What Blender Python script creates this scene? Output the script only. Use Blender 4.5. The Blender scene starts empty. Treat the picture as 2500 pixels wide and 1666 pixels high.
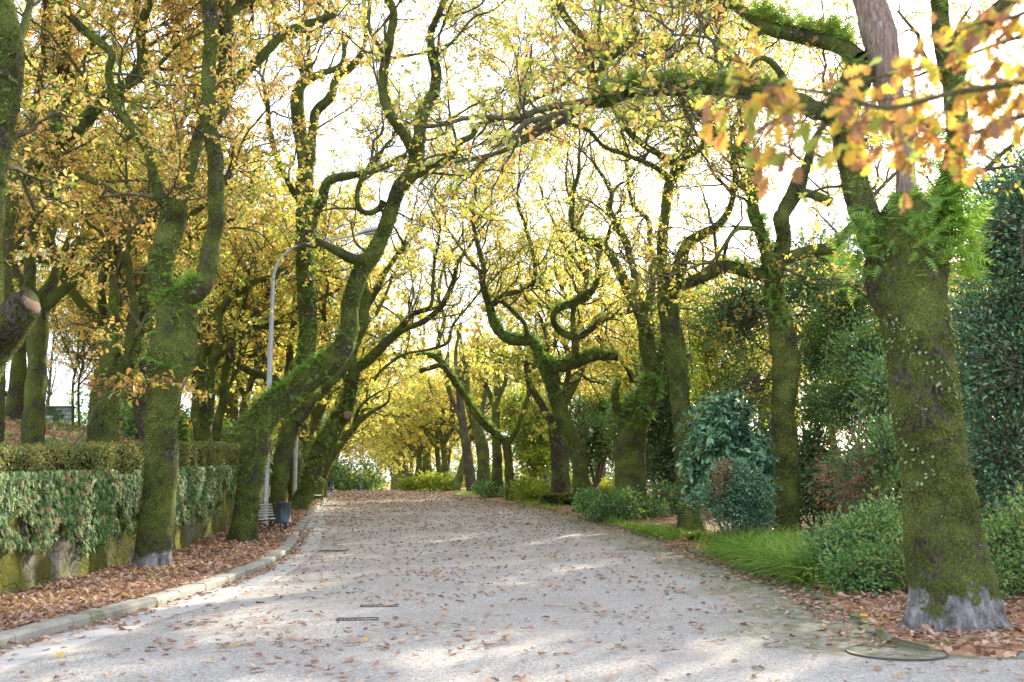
import bpy, math, time
import numpy as np
from mathutils import Vector
T0=time.time()
rng=np.random.default_rng(7)
sc=bpy.context.scene
COL=sc.collection
F=2430.0
# ---------------------------------------------------------------- camera
EYE=1.65
PITCH=math.atan((1195-833)/F)
cd=bpy.data.cameras.new("camera"); cam=bpy.data.objects.new("camera",cd); COL.objects.link(cam)
cam.location=(0,0,EYE); cam.rotation_euler=(math.radians(90)+PITCH,0,0)
cd.sensor_width=36; cd.lens=36*F/2500; cd.clip_end=2000; cd.clip_start=.05
cd.dof.use_dof=True; cd.dof.focus_distance=24; cd.dof.aperture_fstop=2.4
sc.camera=cam
cp,sp=math.cos(PITCH),math.sin(PITCH)
def ray(px,py):
    a=(px-1250)/F; b=(833-py)/F
    # forward=(0,cp,sp) up=(0,-sp,cp)
    return np.array([a,cp-b*sp,sp+b*cp])
def P(px,py,d):
    r=ray(px,py); t=d/r[1]
    return np.array([0,0,EYE])+r*t
# ---------------------------------------------------------------- terrain
def sm(y,xs,ys):
    return np.interp(y,xs,ys)
RZ=([-30,24,30,36,43,52,60,70,80,95,110,150,260,600],[0,.05,.17,.4,.65,.83,.95,1.1,1.24,1.38,1.48,1.55,1.1,1.0])
def zr(y): return np.interp(y,*RZ)
KX=([-20,0,10.1,14,17,20,25,28.5,32,38,50,70,95,160,300],[-5.4,-5.25,-5.15,-4.85,-4.8,-4.95,-5.5,-6.05,-6.65,-7.6,-9.5,-12.8,-16.8,-27,-50])
WX=([-20,0,13.5,19,24,30,40,52,80,160,300],[-6.9,-6.85,-6.95,-7.5,-8.0,-8.75,-10.4,-12.3,-17.2,-31,-55])
RX=([-20,9.75,9.9,10.2,10.6,11.5,13,15.7,19.7,24,29,37,48,56,75,95,160,300],[14,13,5.1,4.3,3.95,4.0,4.3,4.6,4.6,4.6,4.35,3.1,1.3,-.7,-4.0,-7.2,-18.5,-42])
def kx(y): return np.interp(y,*KX)
def wx(y): return np.interp(y,*WX)
def rx(y): return np.interp(y,*RX)
WH=([-20,8,13.5,20,30,60,300],[1.65,1.7,1.78,1.95,2.25,3.2,4.4])   # top of retaining wall (z)
def wtop(y): return np.interp(y,*WH)
def ground(x,y):
    """height of the terrain"""
    x=np.asarray(x,float); y=np.asarray(y,float)
    w=wx(y); k=kx(y); r=rx(y)
    base=zr(y)
    z=base.copy() if hasattr(base,'copy') else np.array(base)
    z=np.where(x<k-.1,base+.11,z)
    z=np.where(x>r+.05,base+.05+np.clip((x-r)*.03,0,.5),z)
    s=w-x
    t=wtop(y)-.12
    z=np.where(x<w-.31,t+.235*np.clip(s-1.2,0,9.5)+.02*np.clip(s-10.7,0,60),z)
    return z
def G(px,py,off=0.0):
    r=ray(px,py)
    ds=np.arange(4,220,.05)
    zz=EYE+r[2]*ds/r[1]
    g=zr(ds)+off
    i=np.argmax(zz<=g) if np.any(zz<=g) else len(ds)-1
    return P(px,py,ds[i])
# ---------------------------------------------------------------- helpers
def mesh_from(name,V,faces,mat,smooth=True,attrs=None):
    """faces: list of (M,k) arrays"""
    V=np.asarray(V,np.float32)
    me=bpy.data.meshes.new(name)
    me.vertices.add(len(V)); me.vertices.foreach_set('co',V.ravel())
    faces=[np.asarray(f,np.int32) for f in faces if len(f)]
    lv=np.concatenate([f.ravel() for f in faces]) if faces else np.zeros(0,np.int32)
    tot=np.concatenate([np.full(len(f),f.shape[1],np.int32) for f in faces])
    st=np.concatenate([[0],np.cumsum(tot)[:-1]]).astype(np.int32)
    me.loops.add(len(lv)); me.loops.foreach_set('vertex_index',lv)
    me.polygons.add(len(tot)); me.polygons.foreach_set('loop_start',st)
    me.polygons.foreach_set('use_smooth',np.full(len(tot),bool(smooth)))
    if mat is not None:
        for m in (mat if isinstance(mat,list) else [mat]): me.materials.append(m)
    if attrs:
        for k,a in attrs.items():
            at=me.attributes.new(k,'FLOAT','POINT'); at.data.foreach_set('value',np.asarray(a,np.float32).ravel())
    me.update(calc_edges=True)
    return me
def tag(o,label=None,cat=None,group=None,kind=None):
    if label: o['label']=label
    if cat: o['category']=cat
    if group: o['group']=group
    if kind: o['kind']=kind
    return o
def thing(name,loc,label,cat,group=None):
    o=bpy.data.objects.new(name,None); COL.objects.link(o); o.location=[float(v) for v in loc]
    o.empty_display_size=.2
    return tag(o,label,cat,group)
class MB:
    def __init__(s): s.V=[];s.Fc=[];s.n=0;s.A=[]
    def add(s,V,faces,a=None):
        V=np.asarray(V,float).reshape(-1,3); s.V.append(V)
        for f in faces:
            f=np.asarray(f,np.int64)
            if len(f): s.Fc.append(f+s.n)
        s.A.append(np.full(len(V),0.) if a is None else np.asarray(a,float).ravel())
        s.n+=len(V)
    def build(s,name,mat,parent=None,smooth=True,loc=None,attr=None):
        V=np.concatenate(s.V)
        by={}
        for f in s.Fc: by.setdefault(f.shape[1],[]).append(f)
        fs=[np.concatenate(v) for v in by.values()]
        o_=np.zeros(3)
        if parent is not None:
            o_=np.array(parent.matrix_world.translation) if False else world_loc(parent)
        elif loc is not None: o_=np.array(loc,float)
        me=mesh_from(name,V-o_,fs,mat,smooth,{attr:np.concatenate(s.A)} if attr else None)
        o=bpy.data.objects.new(name,me); COL.objects.link(o)
        if parent is not None: o.parent=parent
        elif loc is not None: o.location=[float(v) for v in loc]
        return o
def world_loc(o):
    l=np.array(o.location,float)
    while o.parent is not None:
        o=o.parent; l=l+np.array(o.location,float)
    return l
def box(c,s,rz=0.0,bev=0.0):
    """box centre c size s; rounded edges by chamfer"""
    hx,hy,hz=[v/2 for v in s]; b=min(bev,hx*.9,hy*.9,hz*.9)
    if b<=0:
        V=np.array([[x,y,z] for z in(-hz,hz) for x,y in((-hx,-hy),(hx,-hy),(hx,hy),(-hx,hy))])
        Fq=[[0,3,2,1],[4,5,6,7],[0,1,5,4],[1,2,6,5],[2,3,7,6],[3,0,4,7]]
    else:
        V=[]
        for z,i in((-hz,b),(-hz+b,0),(hz-b,0),(hz,b)):
            for x,y in((-hx+i,-hy+i),(hx-i,-hy+i),(hx-i,hy-i),(-hx+i,hy-i)): V.append([x,y,z])
        V=np.array(V); Fq=[[0,3,2,1],[12,13,14,15]]
        for l in range(3):
            for k in range(4):
                a=l*4+k; c_=l*4+(k+1)%4; Fq.append([a,c_,c_+4,a+4])
    ca,sa=math.cos(rz),math.sin(rz)
    V=V@np.array([[ca,sa,0],[-sa,ca,0],[0,0,1]])+np.array(c,float)
    return V,[np.array(Fq)]
_K=rng.normal(size=(9,3)); _PH=rng.uniform(0,6.28,9)
def noi(p,f):
    """cheap smooth noise about -1..1"""
    p=np.asarray(p)*f
    s=0
    for i in range(9): s=s+np.sin(p@_K[i]*1.3+_PH[i]+1.7*np.sin(p@_K[(i+3)%9]*.7+_PH[(i+5)%9]))
    return s/4.2
def unit(v):
    return v/np.maximum(np.linalg.norm(v,axis=-1,keepdims=True),1e-9)
def tubes(Pt,R,sides=5,cap=False):
    """Pt (N,n,3) R (N,n)"""
    Pt=np.asarray(Pt,float);R=np.asarray(R,float)
    N,n,_=Pt.shape
    T=np.gradient(Pt,axis=1); T=unit(T)
    mt=unit(T.mean(1))
    ref=np.zeros((N,3)); k=np.argmin(np.abs(mt),axis=1); ref[np.arange(N),k]=1
    U=unit(np.cross(T,ref[:,None,:])); W=np.cross(T,U)
    a=np.arange(sides)/sides*2*np.pi
    V=Pt[:,:,None,:]+R[:,:,None,None]*(np.cos(a)[None,None,:,None]*U[:,:,None,:]+np.sin(a)[None,None,:,None]*W[:,:,None,:])
    idx=np.arange(N*n*sides).reshape(N,n,sides)
    A=idx[:,:-1,:];B=np.roll(A,-1,axis=2);D=idx[:,1:,:];C=np.roll(D,-1,axis=2)
    f=np.stack([A,B,C,D],-1).reshape(-1,4)
    fs=[f]
    if cap:
        fs.append(idx[:,-1,:].reshape(N,sides)); fs.append(idx[:,0,::-1].reshape(N,sides))
    return V.reshape(-1,3),fs
def catmull(pts,per=6):
    pts=np.asarray(pts,float); n=len(pts)
    if n<3:
        t=np.linspace(0,1,per*2)[:,None]; return pts[0]*(1-t)+pts[-1]*t
    Q=np.vstack([2*pts[0]-pts[1],pts,2*pts[-1]-pts[-2]])
    out=[]
    for i in range(n-1):
        p0,p1,p2,p3=Q[i:i+4]
        t=np.arange(per)[:,None]/per
        out.append(.5*((2*p1)+(-p0+p2)*t+(2*p0-5*p1+4*p2-p3)*t**2+(-p0+3*p1-3*p2+p3)*t**3))
    out.append(pts[-1:])
    return np.vstack(out)
def limb_tube(C,r,sides=14,seed=0,rough=.10,flare=0,cut=False):
    """single limb with parallel transport frame and lumpy surface. C (n,3), r (n)"""
    n=len(C); T=unit(np.gradient(C,axis=0))
    u=np.cross(T[0],[0.3,1,0.1]); u/=np.linalg.norm(u)
    U=[];W=[]
    for i in range(n):
        u=u-T[i]*(u@T[i]); u/=np.linalg.norm(u)+1e-9
        U.append(u.copy()); W.append(np.cross(T[i],u))
    U=np.array(U);W=np.array(W)
    a=np.arange(sides)/sides*2*np.pi
    D=np.cos(a)[None,:,None]*U[:,None,:]+np.sin(a)[None,:,None]*W[:,None,:]
    base=C[:,None,:]+D*r[:,None,None]
    # lumps : large, medium + vertical fluting
    m=1+rough*noi(base+seed*3.1,1.6/np.maximum(.25,r.mean()*3))+rough*.55*noi(base+seed,5.5)+rough*.45*noi(base-seed,13.)+min(.035,rough*.6)*noi(base+1,27.)
    if flare>0:
        s=np.concatenate([[0],np.cumsum(np.linalg.norm(np.diff(C,axis=0),axis=1))])
        fl=np.exp(-s/.35)*flare
        lob=.5+.5*np.cos(a*5+seed)*.8+.3*np.cos(a*3+seed*2)
        m=m*(1+fl[:,None]*lob[None,:])
    V=C[:,None,:]+D*(r[:,None]*m)[:,:,None]
    idx=np.arange(n*sides).reshape(n,sides)
    A=idx[:-1];B=np.roll(A,-1,1);E=idx[1:];Cc=np.roll(E,-1,1)
    fs=[np.stack([A,B,Cc,E],-1).reshape(-1,4),idx[-1][None,:]]
    return V.reshape(-1,3),fs
# random branch growth, vectorised ----------------------------------------
def grow(S,Dr,L,r0,n=7,wig=.35,up=.08,r1=.3,droop=0.):
    N=len(S); Pt=np.zeros((N,n,3)); R=np.zeros((N,n))
    Pt[:,0]=S; d=unit(Dr); step=(L/(n-1))[:,None]
    for i in range(1,n):
        d=unit(d+rng.normal(0,wig,(N,3))+np.array([0,0,up-droop]))
        Pt[:,i]=Pt[:,i-1]+d*step
    t=np.linspace(0,1,n)[None,:]
    R=r0[:,None]*(1-(1-r1)*t)
    return Pt,R
def spawn(Pt,R,k,lo=.25,hi=1.,amin=30,amax=75):
    """k children of every tube -> start, dir, local radius, parent length"""
    N,n,_=Pt.shape
    t=lo+(hi-lo)*(np.arange(k)[None,:]+rng.random((N,k)))/k
    f=t*(n-1); i=np.clip(f.astype(int),0,n-2); fr=(f-i)
    I=np.arange(N)[:,None]
    S=Pt[I,i]*(1-fr[...,None])+Pt[I,i+1]*fr[...,None]
    T=unit(Pt[I,i+1]-Pt[I,i])
    rr=R[I,i]*(1-fr)+R[I,i+1]*fr
    rv=rng.normal(size=T.shape); side=unit(rv-T*np.sum(rv*T,-1,keepdims=True))
    ang=np.radians(rng.uniform(amin,amax,(N,k)))[...,None]
    Dd=T*np.cos(ang)+side*np.sin(ang)
    L=np.linalg.norm(np.diff(Pt,axis=1),axis=2).sum(1)
    return S.reshape(-1,3),Dd.reshape(-1,3),rr.reshape(-1),np.repeat(L,k),t.reshape(-1)
# leaf templates: verts (k,3) in (side, along, normal)
LEAF={}
LEAF['kite']=(np.array([[0,0,0],[-.17,.30,.06],[-.27,.72,.09],[0,1,-.08],[.27,.72,.09],[.17,.30,.06]]),
              [np.array([[0,1,2,3],[0,3,4,5]])])
LEAF['quad']=(np.array([[0,0,0],[-.36,.5,.1],[0,1,-.04],[.36,.5,.1]]),[np.array([[0,1,2,3]])])
def _oak():
    t=[0,.14,.24,.34,.45,.55,.66,.76,.86,1.0]; w=[.02,.09,.20,.10,.30,.13,.33,.14,.22,.04]
    V=[];f=[]
    for a,b in zip(t,w):
        c=-.12*a*a
        V+=[[-b,a+b*.25,.35*b*(1+.6*math.sin(a*20))+c],[0,a,c],[b,a+b*.25,.35*b*(1+.6*math.cos(a*17))+c]]
    for i in range(len(t)-1):
        a=i*3; f+=[[a,a+1,a+4,a+3],[a+1,a+2,a+5,a+4]]
    return np.array(V),[np.array(f)]
LEAF['oak']=_oak()
def _ivy():
    o=[(0,0),(-.38,-.12),(-.30,.22),(-.5,.5),(-.2,.55),(0,1),(.2,.55),(.5,.5),(.30,.22),(.38,-.12)]
    V=[[0,.3,.06]]+[[a,b,-.03+.05*(i%2)] for i,(a,b) in enumerate(o)]
    f=[[0,1+i,1+(i+1)%10] for i in range(10)]
    return np.array(V),[np.array(f)[:, ::-1]]
LEAF['ivy']=_ivy()
def _lance():
    V=[];f=[]
    for i,(a,b) in enumerate([(0,.01),(.25,.13),(.5,.17),(.78,.11),(1,.01)]):
        c=-.22*a*a
        V+=[[-b,a,.3*b+c],[0,a,c],[b,a,.3*b+c]]
        if i: k=(i-1)*3; f+=[[k,k+1,k+4,k+3],[k+1,k+2,k+5,k+4]]
    return np.array(V),[np.array(f)]
LEAF['lance']=_lance()
def _frond():
    V=[];f=[]; n=8
    for i in range(n):
        a=i/n; a2=(i+.78)/n; w=.30*math.sin(min(1,.28+a*.9)*math.pi)**.8*(1-a*.35)+.03
        z=lambda q:.10*q-.42*q*q
        for s in(-1,1):
            k=len(V)
            V+=[[0,a,z(a)],[0,a2,z(a2)],[s*w,a2+.09,z(a2)-.25*w*w-.02]]
            f.append([k,k+1,k+2] if s<0 else [k,k+2,k+1])
    return np.array(V),[np.array(f)]
LEAF['frond']=_frond()
def _blade():
    V=[];f=[];n=5
    for i in range(n+1):
        a=i/n; w=.022*(1-a)**.6+.001
        V+=[[-w,a*(1-.18*a),-.55*a*a*a],[w,a*(1-.18*a),-.55*a*a*a]]
        if i: k=(i-1)*2; f.append([k,k+1,k+3,k+2])
    return np.array(V),[np.array(f)]
LEAF['blade']=_blade()
SUN_AZ=math.radians(28); SUN_EL=math.radians(21)
_sd=np.array([math.sin(SUN_AZ),math.cos(SUN_AZ)]); _sn=np.array([_sd[1],-_sd[0]]); _te=math.tan(SUN_EL)
GAPS=[((4.8,26.),10.5,1.05,0.),((-2.2,50.),14.,1.6,.75),((-.5,33.),5.,.5,.4),((-9.2,47.),6.,.8,.6),((3.,66.),9.,.9,1.),((8.,31.),5.,.6,.2),((-20,60),14,1.6,5.),((-17,46),8,1.,4.),((-11,74),9,1.2,1.2)]   # (near-sun end of lit band, length, half width, ground z)
def in_gap(pos):
    k=np.zeros(len(pos),bool)
    for (e,L,w,z0) in GAPS:
        r=pos[:,:2]-np.array(e); t=r@_sd; s=r@_sn; z=pos[:,2]-z0
        k|=(np.abs(s+.25*np.sin(t*.8))<w)&(z<(t+L)*_te)&(z>t*_te)&(t>3.5)&(z>.9)&(rng.random(len(pos))<.93)
    return k
def scatter(mb,kind,pos,along,size,roll=None,normal=None,wscale=1.):
    """instances of a leaf template; along = direction of leaf axis; normal hint optional"""
    pos=np.asarray(pos,float); N=len(pos)
    if N==0: return
    if pos[:,2].max()>1.:
        g=~in_gap(pos); al_=np.asarray(along,float)*np.ones((N,1)); sz_=np.asarray(size,float)*np.ones(N)
        pos=pos[g]; along=al_[g]; size=sz_[g]
        if normal is not None: normal=(np.asarray(normal,float)*np.ones((N,1)))[g]
        N=len(pos)
        if N==0: return
    Y=unit(np.asarray(along,float))
    if normal is None: normal=rng.normal(size=(N,3))
    Nn=np.asarray(normal,float); Nn=unit(Nn-Y*np.sum(Nn*Y,1,keepdims=True)+1e-6)
    X=np.cross(Y,Nn)
    V,fs=LEAF[kind]; s=np.asarray(size,float).reshape(-1,1,1)*np.ones((N,1,1))
    W=(V[None,:,0:1]*X[:,None,:]*wscale+V[None,:,1:2]*Y[:,None,:]+V[None,:,2:3]*Nn[:,None,:])*s+pos[:,None,:]
    k=len(V); off=(np.arange(N)*k)[:,None,None]
    mb.add(W.reshape(-1,3),[(f[None]+off).reshape(-1,f.shape[1]) for f in fs])
def rdir(n,zb=0.,zs=1.):
    v=rng.normal(size=(n,3)); v[:,2]=v[:,2]*zs+zb; return unit(v)
# ---------------------------------------------------------------- materials
def newmat(name):
    m=bpy.data.materials.new(name); m.use_nodes=True; nt=m.node_tree; nt.nodes.clear()
    out=nt.nodes.new('ShaderNodeOutputMaterial'); return m,nt,out
class NT:
    def __init__(s,name):
        s.m,s.nt,s.out=newmat(name)
    def n(s,t,**kw):
        nd=s.nt.nodes.new('ShaderNode'+t)
        for k,v in kw.items():
            if k in nd.inputs: nd.inputs[k].default_value=v
            else: setattr(nd,k,v)
        return nd
    def l(s,a,b): s.nt.links.new(a,b)
    def noise(s,scale,detail=4,rough=.6,vec=None,dist=0.):
        nd=s.n('TexNoise'); nd.inputs['Scale'].default_value=scale; nd.inputs['Detail'].default_value=detail
        nd.inputs['Roughness'].default_value=rough; nd.inputs['Distortion'].default_value=dist
        if vec is not None: s.l(vec,nd.inputs['Vector'])
        return nd.outputs['Fac']
    def ramp(s,fac,stops,interp='LINEAR'):
        nd=s.n('ValToRGB'); cr=nd.color_ramp; cr.interpolation=interp
        while len(cr.elements)<len(stops): cr.elements.new(.5)
        for e,(p,c) in zip(cr.elements,stops): e.position=p; e.color=(*c,1) if len(c)==3 else c
        s.l(fac,nd.inputs['Fac']); return nd.outputs['Color']
    def mix(s,f,a,b,bt='MIX'):
        nd=s.n('Mix',data_type='RGBA',blend_type=bt)
        for i,v in ((0,f),(6,a),(7,b)):
            if isinstance(v,(int,float)): nd.inputs[i].default_value=v
            elif isinstance(v,tuple): nd.inputs[i].default_value=(*v,1)
            else: s.l(v,nd.inputs[i])
        return nd.outputs[2]
    def math(s,op,a,b=0.,c=None,clamp=False):
        nd=s.n('Math',operation=op,use_clamp=clamp)
        for i,v in enumerate((a,b,c)):
            if v is None: continue
            if isinstance(v,(int,float)): nd.inputs[i].default_value=v
            else: s.l(v,nd.inputs[i])
        return nd.outputs[0]
    def step(s,v,a,b):
        nd=s.n('MapRange',interpolation_type='SMOOTHSTEP'); s.l(v,nd.inputs['Value'])
        nd.inputs['From Min'].default_value=a; nd.inputs['From Max'].default_value=b
        return nd.outputs['Result']
    def bump(s,h,strength=.5,dist=.02,normal=None):
        nd=s.n('Bump'); nd.inputs['Strength'].default_value=strength; nd.inputs['Distance'].default_value=dist
        s.l(h,nd.inputs['Height'])
        if normal is not None: s.l(normal,nd.inputs['Normal'])
        return nd.outputs['Normal']
    def pos(s): return s.n('NewGeometry').outputs['Position']
    def princ(s,col,rough=.8,bump=None,metal=0.,spec=.4):
        b=s.n('BsdfPrincipled')
        if isinstance(col,tuple): b.inputs['Base Color'].default_value=(*col,1)
        else: s.l(col,b.inputs['Base Color'])
        if isinstance(rough,(int,float)): b.inputs['Roughness'].default_value=rough
        else: s.l(rough,b.inputs['Roughness'])
        b.inputs['Metallic'].default_value=metal; b.inputs['Specular IOR Level'].default_value=spec
        if bump is not None: s.l(bump,b.inputs['Normal'])
        s.l(b.outputs[0],s.out.inputs['Surface']); return b
def leafmat(name,stops,transl=.58,rough=.55,spec=.3,patch=.35,pscale=.35,tb=1.4):
    t=NT(name); ri=t.n('NewGeometry').outputs['Random Per Island']
    nz=t.noise(pscale,2,.5,t.pos())
    f=t.math('ADD',ri,t.math('MULTIPLY',t.math('SUBTRACT',nz,.5),patch*4),clamp=True)
    col=t.ramp(f,stops)
    # small blotches inside the leaf
    col=t.mix(t.math('MULTIPLY',t.noise(55,2,.5,t.pos()),.2),col,(.10,.055,.02))
    b=t.princ(col,rough,spec=spec)
    tr=t.n('BsdfTranslucent'); tc=t.mix(1.,col,(tb,tb*.97,tb*.62),'MULTIPLY'); t.l(tc,tr.inputs['Color'])
    mx=t.n('MixShader'); mx.inputs[0].default_value=transl
    t.l(b.outputs[0],mx.inputs[1]); t.l(tr.outputs[0],mx.inputs[2]); t.l(mx.outputs[0],t.out.inputs['Surface'])
    return t.m
M={}
G_=(.20,.30,.08); YG=(.46,.54,.14); Y_=(.86,.72,.25); OR=(.80,.46,.17); BR=(.50,.30,.16); LO=(.88,.64,.32)
M['leaf_orange']=leafmat('leaf_orange',[(0,G_),(.25,YG),(.42,Y_),(.62,LO),(.82,OR),(1,BR)])
M['leaf_yellow']=leafmat('leaf_yellow',[(0,G_),(.36,YG),(.6,(.80,.74,.20)),(.8,Y_),(.93,LO),(1,OR)])
M['leaf_mixed']=leafmat('leaf_mixed',[(0,(.15,.22,.06)),(.35,YG),(.55,(.55,.52,.12)),(.75,Y_),(.9,OR),(1,BR)])
M['leaf_brown']=leafmat('leaf_brown',[(0,(.3,.38,.08)),(.15,(.62,.6,.10)),(.3,(.85,.58,.10)),(.46,(.58,.30,.10)),(.58,(.38,.19,.10)),(.82,(.26,.15,.10)),(.93,(.78,.48,.10)),(1,(.3,.4,.12))],patch=.3,pscale=1.5,transl=.4)
M['fern']=leafmat('fern',[(0,(.10,.22,.04)),(.5,(.17,.36,.06)),(.85,(.28,.48,.09)),(1,(.40,.28,.12))],patch=.15,transl=.4)
M['fern_lime']=leafmat('fern_lime',[(0,(.16,.36,.04)),(.6,(.30,.52,.06)),(1,(.45,.60,.10))],transl=.5,patch=.2)
M['moss']=leafmat('moss',[(0,(.04,.058,.014)),(.4,(.095,.135,.03)),(.8,(.17,.22,.05)),(1,(.29,.34,.10))],transl=.3,rough=.9,spec=.1,patch=.5,pscale=1.6)
M['ivy']=leafmat('ivy',[(0,(0.026,0.078,0.019)),(.4,(0.072,0.169,0.046)),(.7,(0.143,0.260,0.078)),(.92,(0.364,0.442,0.156)),(1,(0.390,0.221,0.117))],transl=.2,rough=.6,spec=.22,patch=.2,pscale=1.5)
M['hedge']=leafmat('hedge',[(0,(.07,.11,.025)),(.45,(.15,.20,.045)),(.8,(.24,.27,.07)),(1,(.34,.24,.10))],transl=.25,patch=.3,pscale=1.3)
M['ever_dark']=leafmat('ever_dark',[(0,(0.036,0.100,0.036)),(.6,(0.082,0.200,0.064)),(1,(0.182,0.328,0.091))],transl=.2,rough=.3,spec=.6,patch=.2)
M['ever_blue']=leafmat('ever_blue',[(0,(0.031,0.106,0.062)),(.5,(0.088,0.237,0.125)),(.85,(0.188,0.400,0.188)),(1,(0.375,0.525,0.250))],transl=.18,rough=.3,spec=.6,patch=.2)
M['ever_mid']=leafmat('ever_mid',[(0,(0.062,0.156,0.047)),(.5,(0.125,0.312,0.094)),(.85,(0.250,0.437,0.125)),(1,(0.468,0.468,0.125))],transl=.3,rough=.32,spec=.6,patch=.25)
M['shrub_lime']=leafmat('shrub_lime',[(0,(.10,.20,.03)),(.5,(.25,.36,.05)),(.85,(.45,.5,.07)),(1,(.5,.4,.1))],transl=.5,patch=.25)
M['grass_blade']=leafmat('grass_blade',[(0,(.10,.22,.03)),(.5,(.19,.36,.05)),(.85,(.30,.46,.08)),(1,(.45,.42,.16))],transl=.45,patch=.15)
M['litter']=leafmat('litter',[(0,(.15,.085,.06)),(.25,(.27,.16,.11)),(.5,(.42,.27,.19)),(.75,(.55,.39,.29)),(.9,(.62,.46,.33)),(.96,(.32,.15,.07)),(1,(.7,.5,.1))],transl=.12,patch=.1,rough=.75)
M['red_leaf']=leafmat('red_leaf',[(0,(.30,.10,.06)),(.6,(.45,.20,.12)),(1,(.25,.12,.05))],transl=.35,patch=.1)
M['wort']=leafmat('wort',[(0,(.16,.28,.10)),(.6,(.28,.40,.18)),(1,(.42,.52,.30))],transl=.25,patch=.1)

def barkmat(name,mossy=1.,gray_base=None):
    t=NT(name); p=t.pos()
    mp=t.n('Mapping'); mp.inputs['Scale'].default_value=(1,1,.35); t.l(p,mp.inputs['Vector'])
    fine=t.noise(42,5,.7,p); med=t.noise(9,4,.6,p); big=t.noise(1.6,3,.55,p); fib=t.noise(26,4,.7,mp.outputs[0],1.)
    moss=t.ramp(t.math('ADD',t.math('MULTIPLY',fine,.7),t.math('MULTIPLY',big,.35)),[(.36,(.024,.032,.009)),(.46,(.07,.09,.017)),(.57,(.135,.165,.038)),(.70,(.26,.30,.08))])
    bark=t.ramp(fib,[(.36,(.022,.018,.013)),(.5,(.075,.062,.046)),(.66,(.20,.175,.14))])
    cover=t.step(t.math('ADD',t.math('MULTIPLY',med,.6),t.math('MULTIPLY',big,.7)),.62-.14*mossy,.80-.12*mossy)
    col=t.mix(cover,bark,moss)
    spots=t.step(t.noise(13,3,.6,p),.69,.73)
    col=t.mix(t.math('MULTIPLY',spots,.7),col,(.42,.46,.36))
    if gray_base is not None:
        z=t.n('SeparateXYZ'); t.l(p,z.inputs[0])
        zz=t.math('ADD',z.outputs['Z'],t.math('MULTIPLY',t.math('SUBTRACT',t.noise(2.2,5,.65,p),.5),-1.3))
        g=t.step(zz,gray_base[1]+.04,gray_base[1]-.04)
        gcol=t.ramp(t.noise(12,5,.7,mp.outputs[0]),[(.34,(.10,.095,.085)),(.5,(.26,.25,.24)),(.66,(.46,.455,.45))])
        gf=t.math('MULTIPLY',g,t.step(t.noise(3.,3,.5,p),.30,.42))
        col=t.mix(gf,col,gcol)
    h=t.math('ADD',t.math('MULTIPLY',fine,.6),t.math('ADD',t.math('MULTIPLY',med,.9),t.math('MULTIPLY',fib,.5)))
    t.princ(col,.92,t.bump(h,1.,.06),spec=.15)
    return t.m
M['bark']=barkmat('mossy_bark',1.)
M['bark_gray']=barkmat('mossy_bark_gray_foot',1.,(0,.50))
M['bark_bare']=barkmat('bare_bark',-.1)
t=NT('twig_bark'); p=t.pos()
col=t.ramp(t.noise(7,4,.65,p),[(.3,(.055,.048,.03)),(.5,(.11,.10,.06)),(.62,(.13,.14,.06)),(.75,(.32,.34,.30))])
t.princ(col,.9,t.bump(t.noise(40,3,.6,p),.6,.01),spec=.15); M['twig']=t.m
t=NT('dead_wood'); p=t.pos(); mp=t.n('Mapping'); mp.inputs['Scale'].default_value=(1,1,.12); t.l(p,mp.inputs[0])
w=t.noise(30,5,.7,mp.outputs[0],.6)
t.princ(t.ramp(w,[(.3,(.09,.06,.045)),(.5,(.24,.175,.135)),(.72,(.42,.35,.29))]),.85,t.bump(w,.9,.03)); M['dead']=t.m
t=NT('cut_wood'); p=t.pos()
t.princ(t.ramp(t.noise(14,5,.7,p),[(.35,(.10,.06,.04)),(.55,(.24,.16,.10)),(.7,(.36,.27,.19))]),.9,t.bump(t.noise(30,4,.7,p),.6,.01)); M['cut']=t.m

# gravel path : attribute 'edge' = metres from the right edge, 'ledge' from the left edge
t=NT('gravel'); p=t.pos()
g=t.noise(90,5,.8,p); g2=t.noise(24,4,.6,p); big=t.noise(.55,4,.55,p); md=t.noise(3.2,4,.6,p)
vor=t.n('TexVoronoi'); vor.inputs['Scale'].default_value=55; t.l(p,vor.inputs['Vector'])
vc=t.n('SeparateColor'); t.l(vor.outputs['Color'],vc.inputs[0])
base=t.ramp(t.math('ADD',t.math('MULTIPLY',g,.55),t.math('MULTIPLY',vc.outputs[0],.45)),[(.2,(.16,.15,.135)),(.45,(.33,.315,.285)),(.7,(.50,.48,.445)),(.9,(.70,.68,.64))])
base=t.mix(t.math('MULTIPLY',t.step(t.math('ADD',t.math('MULTIPLY',big,.6),t.math('MULTIPLY',md,.4)),.42,.64),.55),base,(.30,.265,.225))
e=t.n('Attribute'); e.attribute_name='edge'
ef=e.outputs['Fac']
en=t.math('ADD',ef,t.math('MULTIPLY',t.math('SUBTRACT',t.noise(.8,5,.65,p),.5),3.2))
mossf=t.step(en,2.1,.5)
patch=t.step(t.noise(6,5,.7,p),.36,.56)
mosscol=t.ramp(g2,[(.3,(.07,.085,.02)),(.55,(.14,.15,.035)),(.8,(.25,.25,.09))])
base=t.mix(t.math('MULTIPLY',t.math('MULTIPLY',mossf,patch),.95),base,mosscol)
dk=t.step(en,2.2,.6)
base=t.mix(t.math('MULTIPLY',dk,.35),base,(.20,.19,.16))
hh=t.math('ADD',t.math('MULTIPLY',g,.4),t.math('MULTIPLY',vor.outputs['Distance'],.8))
t.princ(base,.9,t.bump(t.math('ADD',hh,t.math('MULTIPLY',md,1.2)),.7,.015),spec=.2); M['gravel']=t.m
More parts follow.
